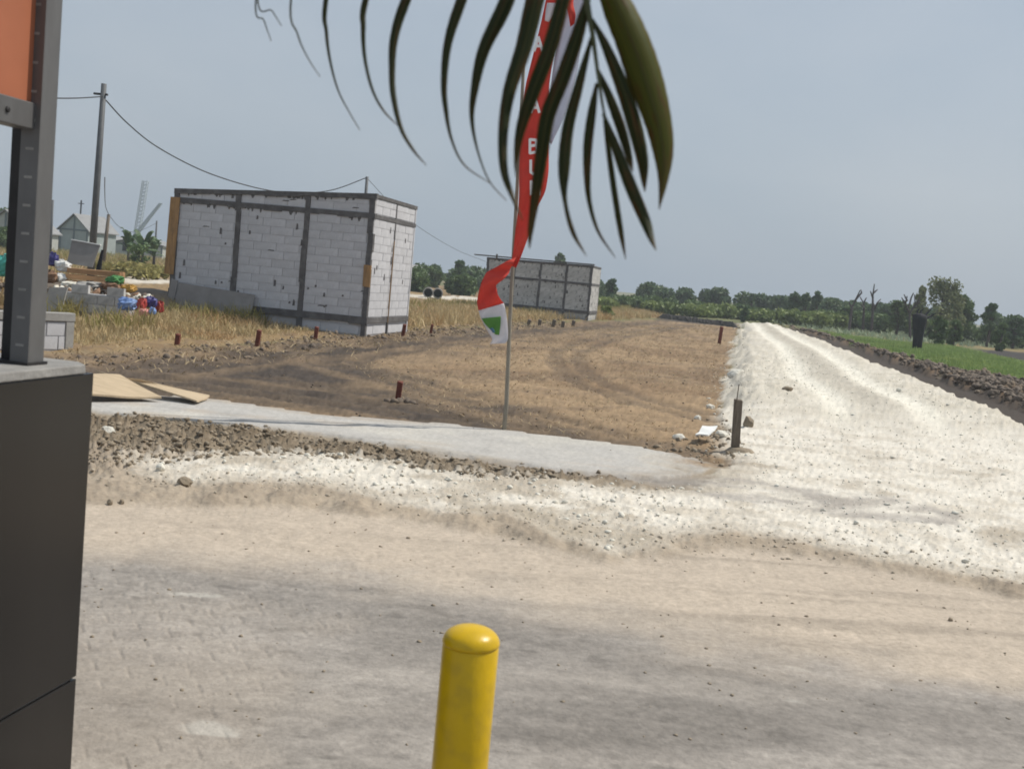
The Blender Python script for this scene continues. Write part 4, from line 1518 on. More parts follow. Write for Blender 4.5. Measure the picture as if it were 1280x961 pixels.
def stake(px, py, top, label, Y=None, wid=0.035, mat_='red_wood', lean=0.02, group=None):
    q = G(px, py)
    z0 = zg(*q)
    tz = P(px, top, q[1]).z
    b = MB()
    h_ = tz - z0 + 0.05
    lx = random.uniform(-lean, lean) + 0.03
    b.prism([(-wid, -wid, -0.05), (wid, -wid, -0.05), (wid, wid, -0.05), (-wid, wid, -0.05)],
            [(lx - wid, -wid, h_ - 0.05), (lx + wid, -wid, h_ - 0.05 - wid * 0.6), (lx + wid, wid, h_ - 0.05), (lx - wid, wid, h_ - 0.05)])
    o = b.build('boundary_stake', M[mat_], None, loc=(q[0], q[1], z0), bevel=0.003)
    tag(o, label, 'stake', group)
    return o


GS = 'short red stakes along the edge of the bare field'
stake(221, 432, 417, 'red stake in dry grass, farthest left of the stakes before the near building', wid=0.04, group=GS)
stake(321, 431, 412, 'red stake in dry grass before the middle bay of the near building', wid=0.04, group=GS)
stake(394, 424, 408, 'rusty brown stake in the grass left of the near building\'s bright corner', wid=0.04, group=GS)
stake(497, 499, 476, 'red leaning stake alone in the bare dark soil left of the banner pole', wid=0.035, group=GS)
stake(503, 419, 405, 'short brown stake just right of the near building\'s bright wall', wid=0.045, group=GS)
stake(538, 416, 405, 'thin brown stake in dry grass between the two block buildings', wid=0.035, group=GS)
stake(899, 428, 408, 'rusty stake beside the left edge of the white road, far from the camera', wid=0.06, group=GS)
q = G(497, 500)
rk = np.array([[q[0] + 0.03, q[1] - 0.06], [q[0] + 0.14, q[1] + 0.02], [q[0] - 0.12, q[1] - 0.04], [q[0] + 0.2, q[1] - 0.05], [q[0] - 0.02, q[1] - 0.12]])
rocks('stake_foot_clods', rk, np.array([0.06, 0.075, 0.05, 0.06, 0.045]), M['dark_clod'], 0.9)
for (px, py, tp_, lb) in ((660, 405, 399, 'stub stake before the far building, leftmost of five and right of the banner'),
                          (674, 406, 399, 'stub stake before the far building, second of five from the banner'),
                          (691, 407, 399, 'stub stake before the far building, middle one of five'),
                          (703, 408, 401, 'stub stake before the far building, fourth of five from the banner'),
                          (716, 406, 400, 'stub stake before the far building, rightmost of five near its bright corner')):
    stake(px, py, tp_, lb, wid=0.07, mat_='old_wood', group='stub stakes in front of the far block building')


def sheet(name, px_quad, zs, m, label, cat, thick=0.012, group=None):
    pts = []
    for (x, y), z in zip(px_quad, zs):
        g = G(x, y, z)
        pts.append(Vector((g[0], g[1], z)))
    o0 = sum(pts, Vector()) / len(pts)
    b = MB()
    # small subdivisions let the board sag and curl
    nn = 6
    top = []
    for i in range(nn + 1):
        for j in range(nn + 1):
            s, t = i / nn, j / nn
            p_ = (pts[0] * (1 - s) + pts[1] * s) * (1 - t) + (pts[3] * (1 - s) + pts[2] * s) * t
            p_ = p_ - o0 + Vector((0, 0, -0.02 * math.sin(math.pi * s) + 0.006 * math.sin(9 * s + 4 * t)))
            top.append(p_)
    bot = [p_ - Vector((0, 0, thick)) for p_ in top]
    n = len(top)
    wv = nn + 1
    fs = []
    for i in range(nn):
        for j in range(nn):
            a = i * wv + j
            fs += [(a, a + wv, a + wv + 1, a + 1), (n + a, n + a + 1, n + a + wv + 1, n + a + wv)]
    rim = [i * wv for i in range(nn)] + [nn * wv + j for j in range(nn)] + [i * wv + nn for i in range(nn, 0, -1)] + list(range(nn, 0, -1))
    for k in range(len(rim)):
        a, c = rim[k], rim[(k + 1) % len(rim)]
        fs.append((a, c, n + c, n + a))
    b.add(top + bot, fs)
    o = b.build(name, M[m], None, loc=o0)
    return tag(o, label, cat, group)


sheet('plywood_board', [(40, 458), (150, 468), (202, 496), (60, 487)], [0.30, 0.24, 0.085, 0.16], 'ply',
      'wide pale board propped on the path edge beside the dark pillar', 'board', 0.02, 'loose boards on the path')
sheet('plywood_board', [(120, 463), (176, 474), (263, 494), (252, 499), (190, 492)][0:2] + [(262, 494), (246, 500)], [0.24, 0.2, 0.075, 0.085], 'ply',
      'narrow tapering tan board ending on the concrete path', 'board', 0.018, 'loose boards on the path')


def stone(px, py, wpx, hpx, m, label, group='pale stones lying loose', flat=1.0, name='stone'):
    q = G(px, py + hpx * 0.4)
    Y = q[1]
    wv, hv = wpx / F * Y / 2, hpx / F * Y / 2
    v = ICOV.copy()
    e = set()
    b = MB()
    vs = [Vector(p) for p in v]
    fs = [tuple(f) for f in ICOF]
    # one level of splitting for a rounder lump
    mid = {}
    nf = []

    def gm(a, c):
        k = (min(a, c), max(a, c))
        if k not in mid:
            vs.append(((vs[a] + vs[c]) / 2).normalized())
            mid[k] = len(vs) - 1
        return mid[k]
    for (a, c, d) in fs:
        x_, y_, z_ = gm(a, c), gm(c, d), gm(d, a)
        nf += [(a, x_, z_), (c, y_, x_), (d, z_, y_), (x_, y_, z_)]
    vv = []
    for p_ in vs:
        k = random.uniform(0.78, 1.15)
        vv.append((p_.x * wv * k, p_.y * wv * 0.85 * k, p_.z * hv * k * flat))
    b.add(vv, nf)
    o = b.build(name, M[m], None, loc=(q[0], q[1], zg(*q) + hv * 0.45))
    o.rotation_euler = (random.uniform(-.2, .2), random.uniform(-.2, .2), random.uniform(0, 6))
    return tag(o, label, 'stone', group)


stone(135, 538, 20, 13, 'rock', 'white stone on brown clods beside the dark pillar')
stone(848, 543, 16, 10, 'rock', 'flattish white stone at the field edge, left of the white board')
stone(872, 518, 10, 10, 'rock', 'small pale stone on brown straw left of the wooden post')
stone(888, 507, 13, 8, 'rock', 'small flat white stone above the others, left of the wooden post top')
stone(901, 543, 17, 11, 'rock', 'white stone touching the left side of the wooden post')
stone(935, 527, 16, 20, 'clod', 'greenish grey boulder just right of the wooden post', flat=1.1)
stone(919, 472, 24, 16, 'rock', 'large pale boulder at the road edge above the wooden post')
stone(231, 604, 20, 14, 'clod', 'brown greenish lump in the white rubble at left')
stone(200, 588, 13, 12, 'rock', 'upright white chunk at the left end of the white rubble')
stone(1122, 502, 9, 6, 'rock', 'white chunk on the right shoulder of the white road')
stone(982, 503, 14, 8, 'clod', 'tan lump lying on the white road right of the post')
stone(1188, 774, 7, 6, 'clod', 'small dark pebble alone on the tan dust at right', 'dark pebbles on the dusty road')
stone(152, 628, 7, 8, 'clod', 'small dark pebble on tan dirt, rightmost of a pair near the pillar', 'dark pebbles on the dusty road')
stone(137, 629, 9, 9, 'clod', 'small dark pebble on tan dirt, leftmost of a pair near the pillar', 'dark pebbles on the dusty road')
sheet('white_board', [(869, 543), (878, 532), (897, 532), (885, 543)], [0.10, 0.16, 0.17, 0.12], 'white_sheet',
      'small flat white board lying tilted left of the wooden post', 'board', 0.015)

# ------------------------------------------------------------------ low block wall at left
q = G(90, 438)
wall = empty('low_wall', (q[0], q[1], 0), 'low pale block wall with a grey concrete coping behind the dark pillar', 'wall', rz=R(55) - R(0))
m_ = MB()
m_.box((-3.2, 0.012, -0.05), (0, 0.14, 0.43))
m_.build('mortar_core', M['mortar'], wall)
for rw in range(2):
    x = -3.1 - (0.2 if rw else 0)
    while x < -0.13:
        l = 0.39 if x + 0.4 < -0.13 else -0.13 - x - 0.01
        if l > 0.08:
            o = bpy.data.objects.new('block', blk(CACHE, l, 0.19, M['block']))
            COL.objects.link(o)
            o.parent = wall
            o.location = (x + l / 2, 0.05 + random.uniform(-0.004, 0.004), 0.015 + rw * 0.205 + 0.1)
        x += 0.41
m_ = MB()
m_.box((-0.125, -0.012, -0.05), (0.012, 0.152, 0.44))
m_.build('end_pier', M['concrete'], wall, bevel=0.008)
m_ = MB()
m_.box((-3.2, -0.02, 0.442), (0.016, 0.16, 0.57), jit=0.006)
m_.build('coping', M['concrete'], wall, bevel=0.01)


# ------------------------------------------------------------------ building yard left of the near building
def blob(name, px, py, wpx, hpx, Y, m, label, cat, group=None, seed=0, flat=0.85, parts=None):
    """a slumped bag or bundle: a lumpy closed mesh resting at its lower edge"""
    c = P(px, py, Y)
    wv, hv = wpx / F * Y / 2, hpx / F * Y / 2
    b = MB()
    n, mrows = 18, 10
    rs = random.Random(seed + int(px))
    ph = [rs.uniform(0, 6) for _ in range(6)]
    vs = []
    for i in range(mrows + 1):
        t = i / mrows
        el = -math.pi / 2 + math.pi * t
        for j in range(n):
            a = 2 * math.pi * j / n
            k = 1 + 0.10 * math.sin(3 * a + ph[0] + 2 * t) + 0.08 * math.sin(5 * a + ph[1] + 5 * t) + 0.07 * math.sin(7 * t + ph[2] + a)
            rr = math.copysign(abs(math.cos(el)) ** 0.7, math.cos(el))
            k *= rs.uniform(0.80, 1.16)
            vs.append((wv * rr * k * math.cos(a), wv * flat * rr * k * math.sin(a), hv * math.copysign(abs(math.sin(el)) ** 0.8, math.sin(el)) * (k if el > 0 else 1)))
    fs = []
    for i in range(mrows):
        for j in range(n):
            jj = (j + 1) % n
            fs.append((i * n + j, i * n + jj, (i + 1) * n + jj, (i + 1) * n + j))
    b.add(vs, fs)
    o = b.build(name, M[m], None, loc=c)
    return tag(o, label, cat, group)


YB = 27.0
# low rubble wall of grey blocks under the yard
q0 = P(66, 395, 25.0)
yw = empty('yard_wall', (q0.x, q0.y, 0.10), 'rough grey block wall carrying the building rubble left of the near building', 'wall', rz=-R(6))
m_ = MB()
m_.box((0, 0.012, -0.1), (1.75, 0.3, 0.42))
m_.build('mortar_core', M['mortar'], yw)
for rw in range(3):
    x = 0.0 - (0.2 if rw % 2 else 0)
    while x < 1.7:
        xa = max(0, x)
        l = min(x + 0.39, 1.75) - xa
        if l > 0.08 and not (rw == 2 and random.random() < 0.4):
            o = bpy.data.objects.new('block', blk(CACHE, l, 0.19, M['block_old']))
            COL.objects.link(o)
            o.parent = yw
            o.location = (xa + l / 2, 0.05 + random.uniform(-0.02, 0.012), 0.0 + rw * 0.205 + 0.1)
        x += 0.41
b = P(64, 385, 24.2)
m_ = MB()
m_.prism([(-0.25, -0.03, 0), (0.2, -0.03, 0), (0.2, 0.03, 0), (-0.25, 0.03, 0)], [(-0.1, 0.10, 0.62), (0.28, 0.12, 0.66), (0.28, 0.18, 0.66), (-0.1, 0.16, 0.62)])
tag(m_.build('leaning_slab', M['concrete'], None, loc=(b.x, b.y, zg(b.x, b.y))), 'beige concrete slab leaning at the left end of the yard wall', 'slab')

# earth fill behind the yard wall so that what is heaped there stands on something
a0 = P(40, 372, 28)
m_ = MB()
vs, fs = [], []
for i in range(15):
    for j in range(9):
        xx, yy = -3.0 + i * 0.42, -0.9 + j * 0.55
        e = min(1, min(i, 14 - i) / 3, (j + 0.3) / 1.4, (8 - j) / 3)
        vs.append((xx, yy, -0.05 + 0.62 * max(0, e) + random.uniform(-0.04, 0.04)))
for i in range(14):
    for j in range(8):
        k = i * 9 + j
        fs.append((k, k + 9, k + 10, k + 1))
m_.add(vs, fs)
hp = m_.build('earth_mound', M['dark_clod'], None, smooth=True, loc=(a0.x + 1.6, a0.y, 0))
tag(hp, kind='structure')

for (mm, cnt, lo, hi, nm) in (('rock', 160, 0.02, 0.10, 'pale_rubble'), ('dark_clod', 220, 0.02, 0.10, 'dark_rubble'), ('sack_brown', 70, 0.03, 0.11, 'brown_rubble')):
    xy = np.stack([RNG.uniform(a0.x - 1.0, a0.x + 3.6, cnt), RNG.uniform(25.3, 26.3, cnt)], 1)
    ro = rocks(nm, xy, psize(cnt, lo, hi, 2), M[mm], 0.9)
    ro.location.z = 0.50
pl0 = P(118, 354, 26.4)
lum = empty('timber_stack', (pl0.x, pl0.y, pl0.z - 0.16), 'stack of orange brown sawn planks below the grey leaning sheet', 'timber', rz=R(3))
for rw in range(3):
    for k in range(2):
        m_ = MB()
        e = random.uniform(-0.06, 0.06)
        zz = 0.06 + rw * 0.145
        m_.box((-0.62 + e, k * 0.22, zz), (0.60 + e, k * 0.22 + 0.2, zz + 0.115), jit=0.006)
        m_.build('plank', M['timber'], lum)
m_ = MB()
m_.box((0.47, -0.02, -0.02), (0.56, 0.0, 0.42))
m_.build('cleat', M['timber'], lum)

q = P(104, 330, 28.6)
lb = empty('cement_sheet', (q.x, q.y, q.z), 'large grey sheet standing upright behind the plank stack', 'sheet')
m_ = MB()
m_.prism([(-0.38, -0.1, -0.02), (0.27, -0.1, -0.06), (0.27, -0.06, -0.06), (-0.38, -0.06, -0.02)],
         [(-0.36, 0.1, 0.57), (0.36, 0.1, 0.50), (0.36, 0.14, 0.50), (-0.36, 0.14, 0.57)])
m_.build('panel', M['cement_board'], lb)
m_ = MB()
m_.prism([(-0.38, 0.08, 0.572), (0.37, 0.08, 0.502), (0.37, 0.18, 0.502), (-0.38, 0.18, 0.572)],
         [(-0.38, 0.08, 0.60), (0.37, 0.08, 0.53), (0.37, 0.18, 0.53), (-0.38, 0.18, 0.60)])
m_.build('white_edge', M['white_sheet'], lb)
m_ = MB()
m_.prism([(0.30, 0.0, -0.25), (0.42, 0.0, -0.25), (0.42, 0.1, -0.25), (0.30, 0.1, -0.25)],
         [(0.40, 0.1, 0.4), (0.46, 0.1, 0.4), (0.46, 0.14, 0.4), (0.40, 0.14, 0.4)])
m_.build('prop', M['dark'], lb)

blob('cement_sack', 79, 333, 19, 14, 26.6, 'sack', 'upper white sack on the pile left of the planks', 'sack', 'white sacks on the pile', 1)
blob('cement_sack', 76, 348, 16, 12, 26.4, 'sack', 'lower white sack on the pile left of the planks', 'sack', 'white sacks on the pile', 2)
blob('brown_bundle', 62, 346, 22, 16, 26.3, 'sack_brown', 'brown bundle at the left end of the pile, beside the white sacks', 'bundle', None, 3)
blob('dark_bag', 66, 325, 12, 16, 26.9, 'navy', 'small dark navy bag behind the white sacks', 'bag', None, 4)
blob('teal_tarpaulin', 4, 333, 34, 26, 26.0, 'teal', 'teal tarpaulin heap at the far left edge', 'tarpaulin', None, 5)
blob('net_bundle', 144, 350, 22, 11, 25.9, 'green_net', 'green netting bundle heaped right of the plank stack', 'bundle', None, 6)
blob('rag_bundle', 140, 358, 24, 10, 25.8, 'sack_brown', 'dark brown bundle under the green netting', 'bundle', None, 7)
blob('ochre_tub', 160, 361, 20, 10, 25.8, 'tub', 'ochre yellow tub right of the green netting', 'tub', None, 8)
blob('rubble_heap', 112, 357, 40, 9, 25.9, 'concrete', 'heap of pale rubble under the planks', 'rubble', None, 9)
blob('rubble_heap', 90, 356, 26, 7, 26.0, 'rock', 'low pale rubble between the white sacks and the planks', 'rubble', None, 19)
blob('blue_tarpaulin', 159, 381, 24, 15, 24.0, 'blue', 'crumpled light blue plastic sheet at the wall foot', 'tarpaulin', None, 10)
blob('red_bag', 177, 381, 12, 16, 23.9, 'red_plastic', 'red plastic bag between blue and navy plastic', 'bag', None, 11)
blob('navy_bag', 188, 378, 16, 14, 24.1, 'navy', 'navy blue plastic bag above the red one', 'bag', None, 12)
blob('pink_bag', 180, 391, 14, 9, 23.8, 'pink', 'pink crumpled bag lowest of the plastic heap', 'bag', None, 13)
blob('violet_bag', 191, 389, 9, 9, 23.8, 'blue', 'small violet blue bag at the right end of the plastic heap', 'bag', None, 14)
blob('red_bag', 200, 384, 10, 14, 24.3, 'red_plastic', 'faded red bag against the left corner of the near building', 'bag', None, 15)

# grey cement boards leaning on the front of the near building
lft = c1 + np.array([-0.982, 0.187]) * 5.15
d_ = np.array([0.982, -0.187])
nn_ = np.array([-0.187, -0.982])


def lean_board(s0, s1, h0, h1, label, m='cement_board', off=0.0):
    b = MB()
    a, c = lft + d_ * s0, lft + d_ * s1
    o0 = Vector((a[0], a[1], 0))
    f1, f2 = a + nn_ * (0.33 + off), c + nn_ * (0.33 + off)
    t1, t2 = a + nn_ * (0.06 + off * 0.3), c + nn_ * (0.06 + off * 0.3)
    th = Vector((nn_[0], nn_[1], 0.25)) * 0.012
    q_ = [Vector((f1[0], f1[1], 0.0)), Vector((f2[0], f2[1], 0.0)), Vector((t2[0], t2[1], h1)), Vector((t1[0], t1[1], h0))]
    q_ = [p_ - o0 for p_ in q_]
    b.prism(q_, [p_ + th for p_ in q_])
    o = b.build('cement_board', M[m], None, loc=o0)
    return tag(o, label, 'board', 'cement boards leaning on the near building')


lean_board(0.18, 2.25, 0.86, 0.74, 'wide grey cement board leaning on the foot of the near building')
lean_board(-0.02, 0.16, 0.95, 0.90, 'narrow grey board leaning at the left corner of the near building', off=0.02)

# ------------------------------------------------------------------ houses far left
def house(px, py, Y, wid, dep, eave, ridge, label, rz=0.0, mw='wall_pale', windows=True, over=0.25):
    c = P(px, py, Y)
    r_ = empty('house', (c.x, c.y, 0), label, 'house', rz=rz)
    b = MB()
    w2 = wid / 2
    b.add([(-w2, 0, -0.2), (w2, 0, -0.2), (w2, 0, eave), (0, 0, ridge), (-w2, 0, eave),
           (-w2, dep, -0.2), (w2, dep, -0.2), (w2, dep, eave), (0, dep, ridge), (-w2, dep, eave)],
          [(0, 1, 2, 3, 4), (9, 8, 7, 6, 5), (0, 4, 9, 5), (1, 6, 7, 2), (4, 3, 8, 9), (3, 2, 7, 8)])
    b.build('wall', M[mw], r_)
    b = MB()
    sl = (ridge - eave) / w2
    for sgn in (-1, 1):
        xa, za = sgn * (w2 + over), eave - over * sl
        b.add([(0, -over, ridge + 0.05), (xa, -over, za + 0.05), (xa, dep + over, za + 0.05), (0, dep + over, ridge + 0.05),
               (0, -over, ridge + 0.16), (xa, -over, za + 0.16), (xa, dep + over, za + 0.16), (0, dep + over, ridge + 0.16)],
              [(0, 1, 2, 3), (7, 6, 5, 4), (0, 4, 5, 1), (1, 5, 6, 2), (2, 6, 7, 3), (3, 7, 4, 0)])
    b.build('roof', M['roof_grey'], r_)
    b = MB()
    b.box((-w2, -0.06, eave - 0.12), (w2, -0.003, eave + 0.06))
    b.box((-0.09, -0.055, 0), (0.09, -0.003, ridge - 0.2))
    b.box((-w2 - 0.003, -0.06, 0), (-w2 + 0.2, -0.003, eave - 0.13))
    b.box((w2 - 0.2, -0.06, 0), (w2 + 0.003, -0.003, eave - 0.13))
    b.build('trim', M['trim'], r_)
    if windows:
        for sgn in (-1, 1):
            b = MB()
            b.box((sgn * w2 * 0.5 - 0.45, -0.05, 1.0), (sgn * w2 * 0.5 + 0.45, -0.004, 2.2))
            fr_ = b.build('window', M['trim'], r_)
            b = MB()
            b.box((sgn * w2 * 0.5 - 0.38, -0.06, 1.07), (sgn * w2 * 0.5 + 0.38, -0.051, 2.13))
            b.build('pane', M['dark'], fr_)
    return r_


YH = 120.0
h1 = house(92, 300, YH, 3.5, 5.0, 2.9, 4.45, 'grey green gabled house beyond the pile, left of the utility pole', rz=-R(14), mw='wall_green',
           windows=False)
b = MB()
b.tube([(-0.4, 1.5, 4.2), (-0.4, 1.5, 6.1)], 0.08, 6)
b.box((-0.75, 1.45, 5.7), (-0.05, 1.55, 5.78))
b.build('aerial', M['cable'], h1)
b = MB()
b.box((-2.9, 0.4, -0.2), (-1.96, 3.0, 2.4))
b.build('lean_to', M['dark'], h1)
house(6, 300, 105.0, 4.6, 5, 2.2, 3.9, 'low pale house with a grey roof at the left edge, by the post', rz=-R(10), windows=False)
house(128, 300, 150.0, 4.0, 5, 1.9, 2.7, 'low white house behind the utility pole, half hidden by planks', rz=-R(8), mw='wall_pale')
house(172, 318, 140.0, 6.5, 5, 2.0, 2.7, 'white house half hidden behind the banana plants', rz=-R(8), mw='wall_pale')
house(510, 350, 100.0, 1.5, 4, 1.6, 2.2, 'small pale gabled shed just right of the near building', rz=-R(8), mw='wall_green', windows=False)

# culvert pipes on the far white track
for (px, py, dpx, lb) in ((535, 367, 13, 'grey concrete culvert pipe with dark mouth on the far white track, left of two'),
                          (547, 369, 13, 'grey concrete culvert pipe with dark mouth on the far white track, right of two')):
    c = P(px, py, 78.0)
    r_ = dpx / F * 78 / 2
    root = empty('culvert_pipe', (c.x, c.y, zg(c.x, c.y)), lb, 'pipe', 'culvert pipes on the far track', rz=R(4))
    zc = r_
    b = MB()
    n = 20
    vs = []
    for (rr, yy) in ((r_, 0), (r_ * 0.8, 0), (r_ * 0.8, 1.6), (r_, 1.6)):
        for k in range(n):
            a = 2 * math.pi * k / n
            vs.append((rr * math.cos(a), yy, zc + rr * math.sin(a)))
    fs = [(i * n + k, i * n + (k + 1) % n, ((i + 1) % 4) * n + (k + 1) % n, ((i + 1) % 4) * n + k) for i in range(4) for k in range(n)]
    b.add(vs, fs)
    b.build('shell', M['concrete'], root)
    b = MB()
    b.lathe([(r_ * 0.79, 0.0), (r_ * 0.79, 0.05)], 20)
    o = b.build('mouth_shade', M['dark'], root)  # dark disc painting the shade inside the hollow pipe
    o.location = (0, 1.0, zc)
    o.rotation_euler = (R(90), 0, 0)

# ------------------------------------------------------------------ poles, wires, crane
def pole(px, ptop, Y, rad, label, lean_px=0.0, mat_='utility', arm=True, name='utility_pole'):
    t_ = P(px, ptop, Y)
    root = empty(name, (t_.x + lean_px, Y, 0), label, 'utility pole')
    b = MB()
    b.tube([(0, 0, -0.2), ((-lean_px) * 0.5, 0, t_.z * 0.5), (-lean_px, 0, t_.z)], [rad, rad * 0.9, rad * 0.72], 10)
    b.build('shaft', M[mat_], root, smooth=True)
    if arm:
        b = MB()
        b.box((-lean_px - 0.35, -0.05, t_.z - 0.42), (-lean_px + 0.16, 0.05, t_.z - 0.35))
        b.build('bracket', M['cable'], root)
    return t_


pole(130, 105, 42.0, 0.135, 'tall dark utility pole carrying wires, left of the near building', lean_px=-0.10)
pole(459, 221, 60.0, 0.11, 'dark utility pole top showing above the near building', arm=False)
pole(136, 268, 70.0, 0.13, 'short brown wooden pole right of the tall utility pole', lean_px=-0.2, mat_='old_wood', arm=False)
pole(196, 276, 95.0, 0.09, 'thin pole standing just left of the near building', arm=False)
pole(66, 250, 75.0, 0.10, 'thin pale pole right behind the steel post', arm=False)


def wire(pts, label, rad):
    pp = catmull([tuple(P(*p)) for p in pts], 8)
    o0 = Vector(pp[0])
    b = MB()
    b.tube([Vector(p) - o0 for p in pp], rad, 5)
    return tag(b.build('power_line', M['cable'], None, loc=o0), label, 'cable')


wire([(129, 122, 42), (160, 155, 44.5), (200, 186, 47), (262, 217, 51), (330, 237, 54.5), (380, 241, 56.5), (418, 237, 58.5), (459, 222, 60)],
     'sagging black wire from the tall utility pole to the pole behind the near building', 0.026)
wire([(129, 121, 42), (95, 123, 38), (60, 122.5, 34), (0, 117, 29)], 'black wire running left from the tall utility pole', 0.022)
wire([(459, 223, 60), (490, 256, 66), (525, 285, 73), (570, 312, 83), (607, 327, 92)], 'faint wire sagging right from the pole behind the building', 0.014)
wire([(131, 222, 42.1), (131, 240, 50), (132, 258, 62), (136, 268.5, 70)], 'thin wire drooping to the short wooden pole', 0.018)
wire([(136, 269, 70), (150, 284, 76), (170, 290, 85), (196, 279, 95)], 'low wire between the short wooden pole and the thin pole', 0.016)


def lattice(p0, p1, w0, w1, label, nseg=16):
    root = empty('crane_mast', p0, label, 'crane')
    d = p1 - p0
    ax = Vector((1, 0, 0))
    ay = Vector((0, 1, 0))
    cor = []
    for i in range(nseg + 1):
        t = i / nseg
        w_ = w0 + (w1 - w0) * t
        cor.append([d * t + ax * w_ * sx + ay * w_ * sy for sx, sy in ((-1, -1), (1, -1), (1, 1), (-1, 1))])
    b = MB()
    for k in range(4):
        b.tube([c[k] for c in cor], 0.16, 5)
    b.build('chord', M['crane'], root)
    b = MB()
    for i in range(nseg):
        for k in range(4):
            q_ = (k + 1) % 4
            b.tube([cor[i][k], cor[i + 1][q_]], 0.10, 4)
            b.tube([cor[i][k], cor[i][q_]], 0.10, 4)
    b.build('bracing', M['crane'], root)
    return root


lattice(P(170, 300, 420), P(182, 226, 420), 0.9, 0.9, 'hazy lattice crane mast far behind the banana plants')
lattice(P(166, 298, 330), P(201, 254, 330), 0.45, 0.28, 'slanting crane boom crossing the hazy lattice mast')

# ------------------------------------------------------------------ vegetation
def leaves(cent, rad, n, size, squash=1.0, drop=0.0):
    """small leaf quads through ellipsoid clumps: cent (k,3), rad (k,3)"""
    k = len(cent)
    wgt = rad.prod(1) ** (2 / 3)
    ci = RNG.choice(k, n, p=wgt / wgt.sum())
    d = RNG.normal(size=(n, 3))
    d /= np.linalg.norm(d, axis=1)[:, None]
    r = RNG.random(n) ** 0.45
    c = cent[ci] + d * rad[ci] * r[:, None]
    u = RNG.normal(size=(n, 3))
    u /= np.linalg.norm(u, axis=1)[:, None]
    v = np.cross(u, RNG.normal(size=(n, 3)))
    v /= np.linalg.norm(v, axis=1)[:, None]
    s = size * RNG.uniform(0.55, 1.3, (n, 1))
    u, v = u * s, v * s * 0.55
    Vv = np.stack([c - u, c + v, c + u, c - v], 1).reshape(-1, 3)
    Ff = np.arange(4 * n).reshape(n, 4)
    return Vv, Ff


def limbs(h, r0, crown_c, crown_r, nl=6, seed=0):
    b = MB()
    rs = random.Random(seed)
    lean = rs.uniform(-0.05, 0.05) * h
    b.tube([(0, 0, -0.2), (lean * 0.4, 0, h * 0.3), (lean, 0.02 * h, h * 0.6), (lean * 1.1, 0, h * 0.85)],
           [r0, r0 * 0.8, r0 * 0.5, r0 * 0.2], 7)
    for k in range(nl):
        i = rs.randrange(len(crown_c))
        z0 = rs.uniform(0.3, 0.65) * h
        e = Vector(crown_c[i]) + Vector([rs.uniform(-.3, .3) * crown_r[i][j] for j in range(3)])
        s = Vector((lean * z0 / h, 0, z0))
        mid = (s + e) / 2 + Vector((0, 0, 0.06 * h))
        b.tube([s, mid, e], [r0 * 0.45, r0 * 0.28, r0 * 0.1], 5)
    return b


def tree(px, pbase, ptop, wpx, Y, m, label, kind='round', n=900, size=None, group=None, cat='tree', name='tree', seed=0, low=0.25):
    q = P(px, pbase, Y)
    h = P(px, ptop, Y).z
    wv = wpx / F * Y
    rs = np.random.default_rng(seed + int(px))
    root = empty(name, (q.x, Y, 0), label, cat, group)
    nb = 46 if kind == 'wispy' else 30
    cen, rad = [], []
    for i in range(nb):
        t = rs.random()
        z = h * (low + (1 - low) * t)
        if kind == 'cone':
            rr = wv / 2 * (1.05 - t) * 0.8
        elif kind == 'umbrella':
            z = h * (0.72 + 0.25 * rs.random())
            rr = wv / 2 * 0.75
        elif kind == 'wispy':
            rr = wv / 2 * math.sqrt(max(0.02, 1 - t ** 1.6)) * 0.95
        else:
            rr = wv / 2 * math.sqrt(max(0.05, 1 - (2 * t - 0.85) ** 2 * 0.85)) * 0.8
        a = rs.uniform(0, 6.28)
        k = rs.random() ** 0.5
        cr_ = wv * (0.09 + 0.10 * rs.random())
        if kind == 'umbrella':
            rad.append((cr_ * 1.2, cr_ * 1.2, h * 0.07))
        elif kind == 'wispy':
            rad.append((cr_ * 0.55, cr_ * 0.55, cr_ * 1.15))
        else:
            rad.append((cr_, cr_, min(cr_, h * 0.2) * 0.85))
        z = min(z, h - rad[-1][2] * 0.8)
        cen.append((rr * k * math.cos(a), rr * k * math.sin(a), z))
    cen, rad = np.array(cen), np.array(rad)
    limbs(h, 0.035 * h + 0.03, cen, rad, 7, seed).build('trunk', M['bark'], root)
    Vv, Ff = leaves(cen, rad, int(n * (1.3 if kind == 'wispy' else 1.9)), size or max(0.10, 0.0018 * Y))
    np_obj('crown', Vv, Ff, M[m], root)
    return root


GT = 'trees rising over the far treeline'
tree(572, 372, 326, 34, 112, 'leaf_dark', 'dark pointed tree between the near building and the red banner', 'cone', 900, group=GT)
tree(531, 366, 333, 48, 118, 'leaf_mid', 'broad rounded tree just right of the near building', 'round', 1200, group=GT)
tree(696, 372, 317, 20, 150, 'leaf_mid', 'tree top showing above the roof of the far building', 'round', 700, group=GT, low=0.6)
tree(762, 384, 349, 18, 116, 'leaf_dark', 'small dense dark tree just right of the far building', 'round', 800, group=GT, low=0.1)
tree(854, 388, 360, 17, 150, 'leaf_dark', 'small flat topped tree standing clear of the central treeline', 'umbrella', 350, group=GT)
tree(896, 390, 360, 34, 140, 'leaf_dark', 'broad dark tree above the start of the white road', 'round', 900, group=GT)
tree(938, 392, 368, 12, 135, 'leaf_dark', 'small dark tree right of the start of the white road', 'round', 350, group=GT)
tree(992, 394, 366, 20, 115, 'leaf_dark', 'slim tree with an open crown, left of a row of three beside the road', 'round', 420, group=GT, low=0.55)
tree(1005, 394, 366, 14, 114, 'leaf_dark', 'slim tree with an open crown, middle of a row of three beside the road', 'round', 320, group=GT, low=0.6)
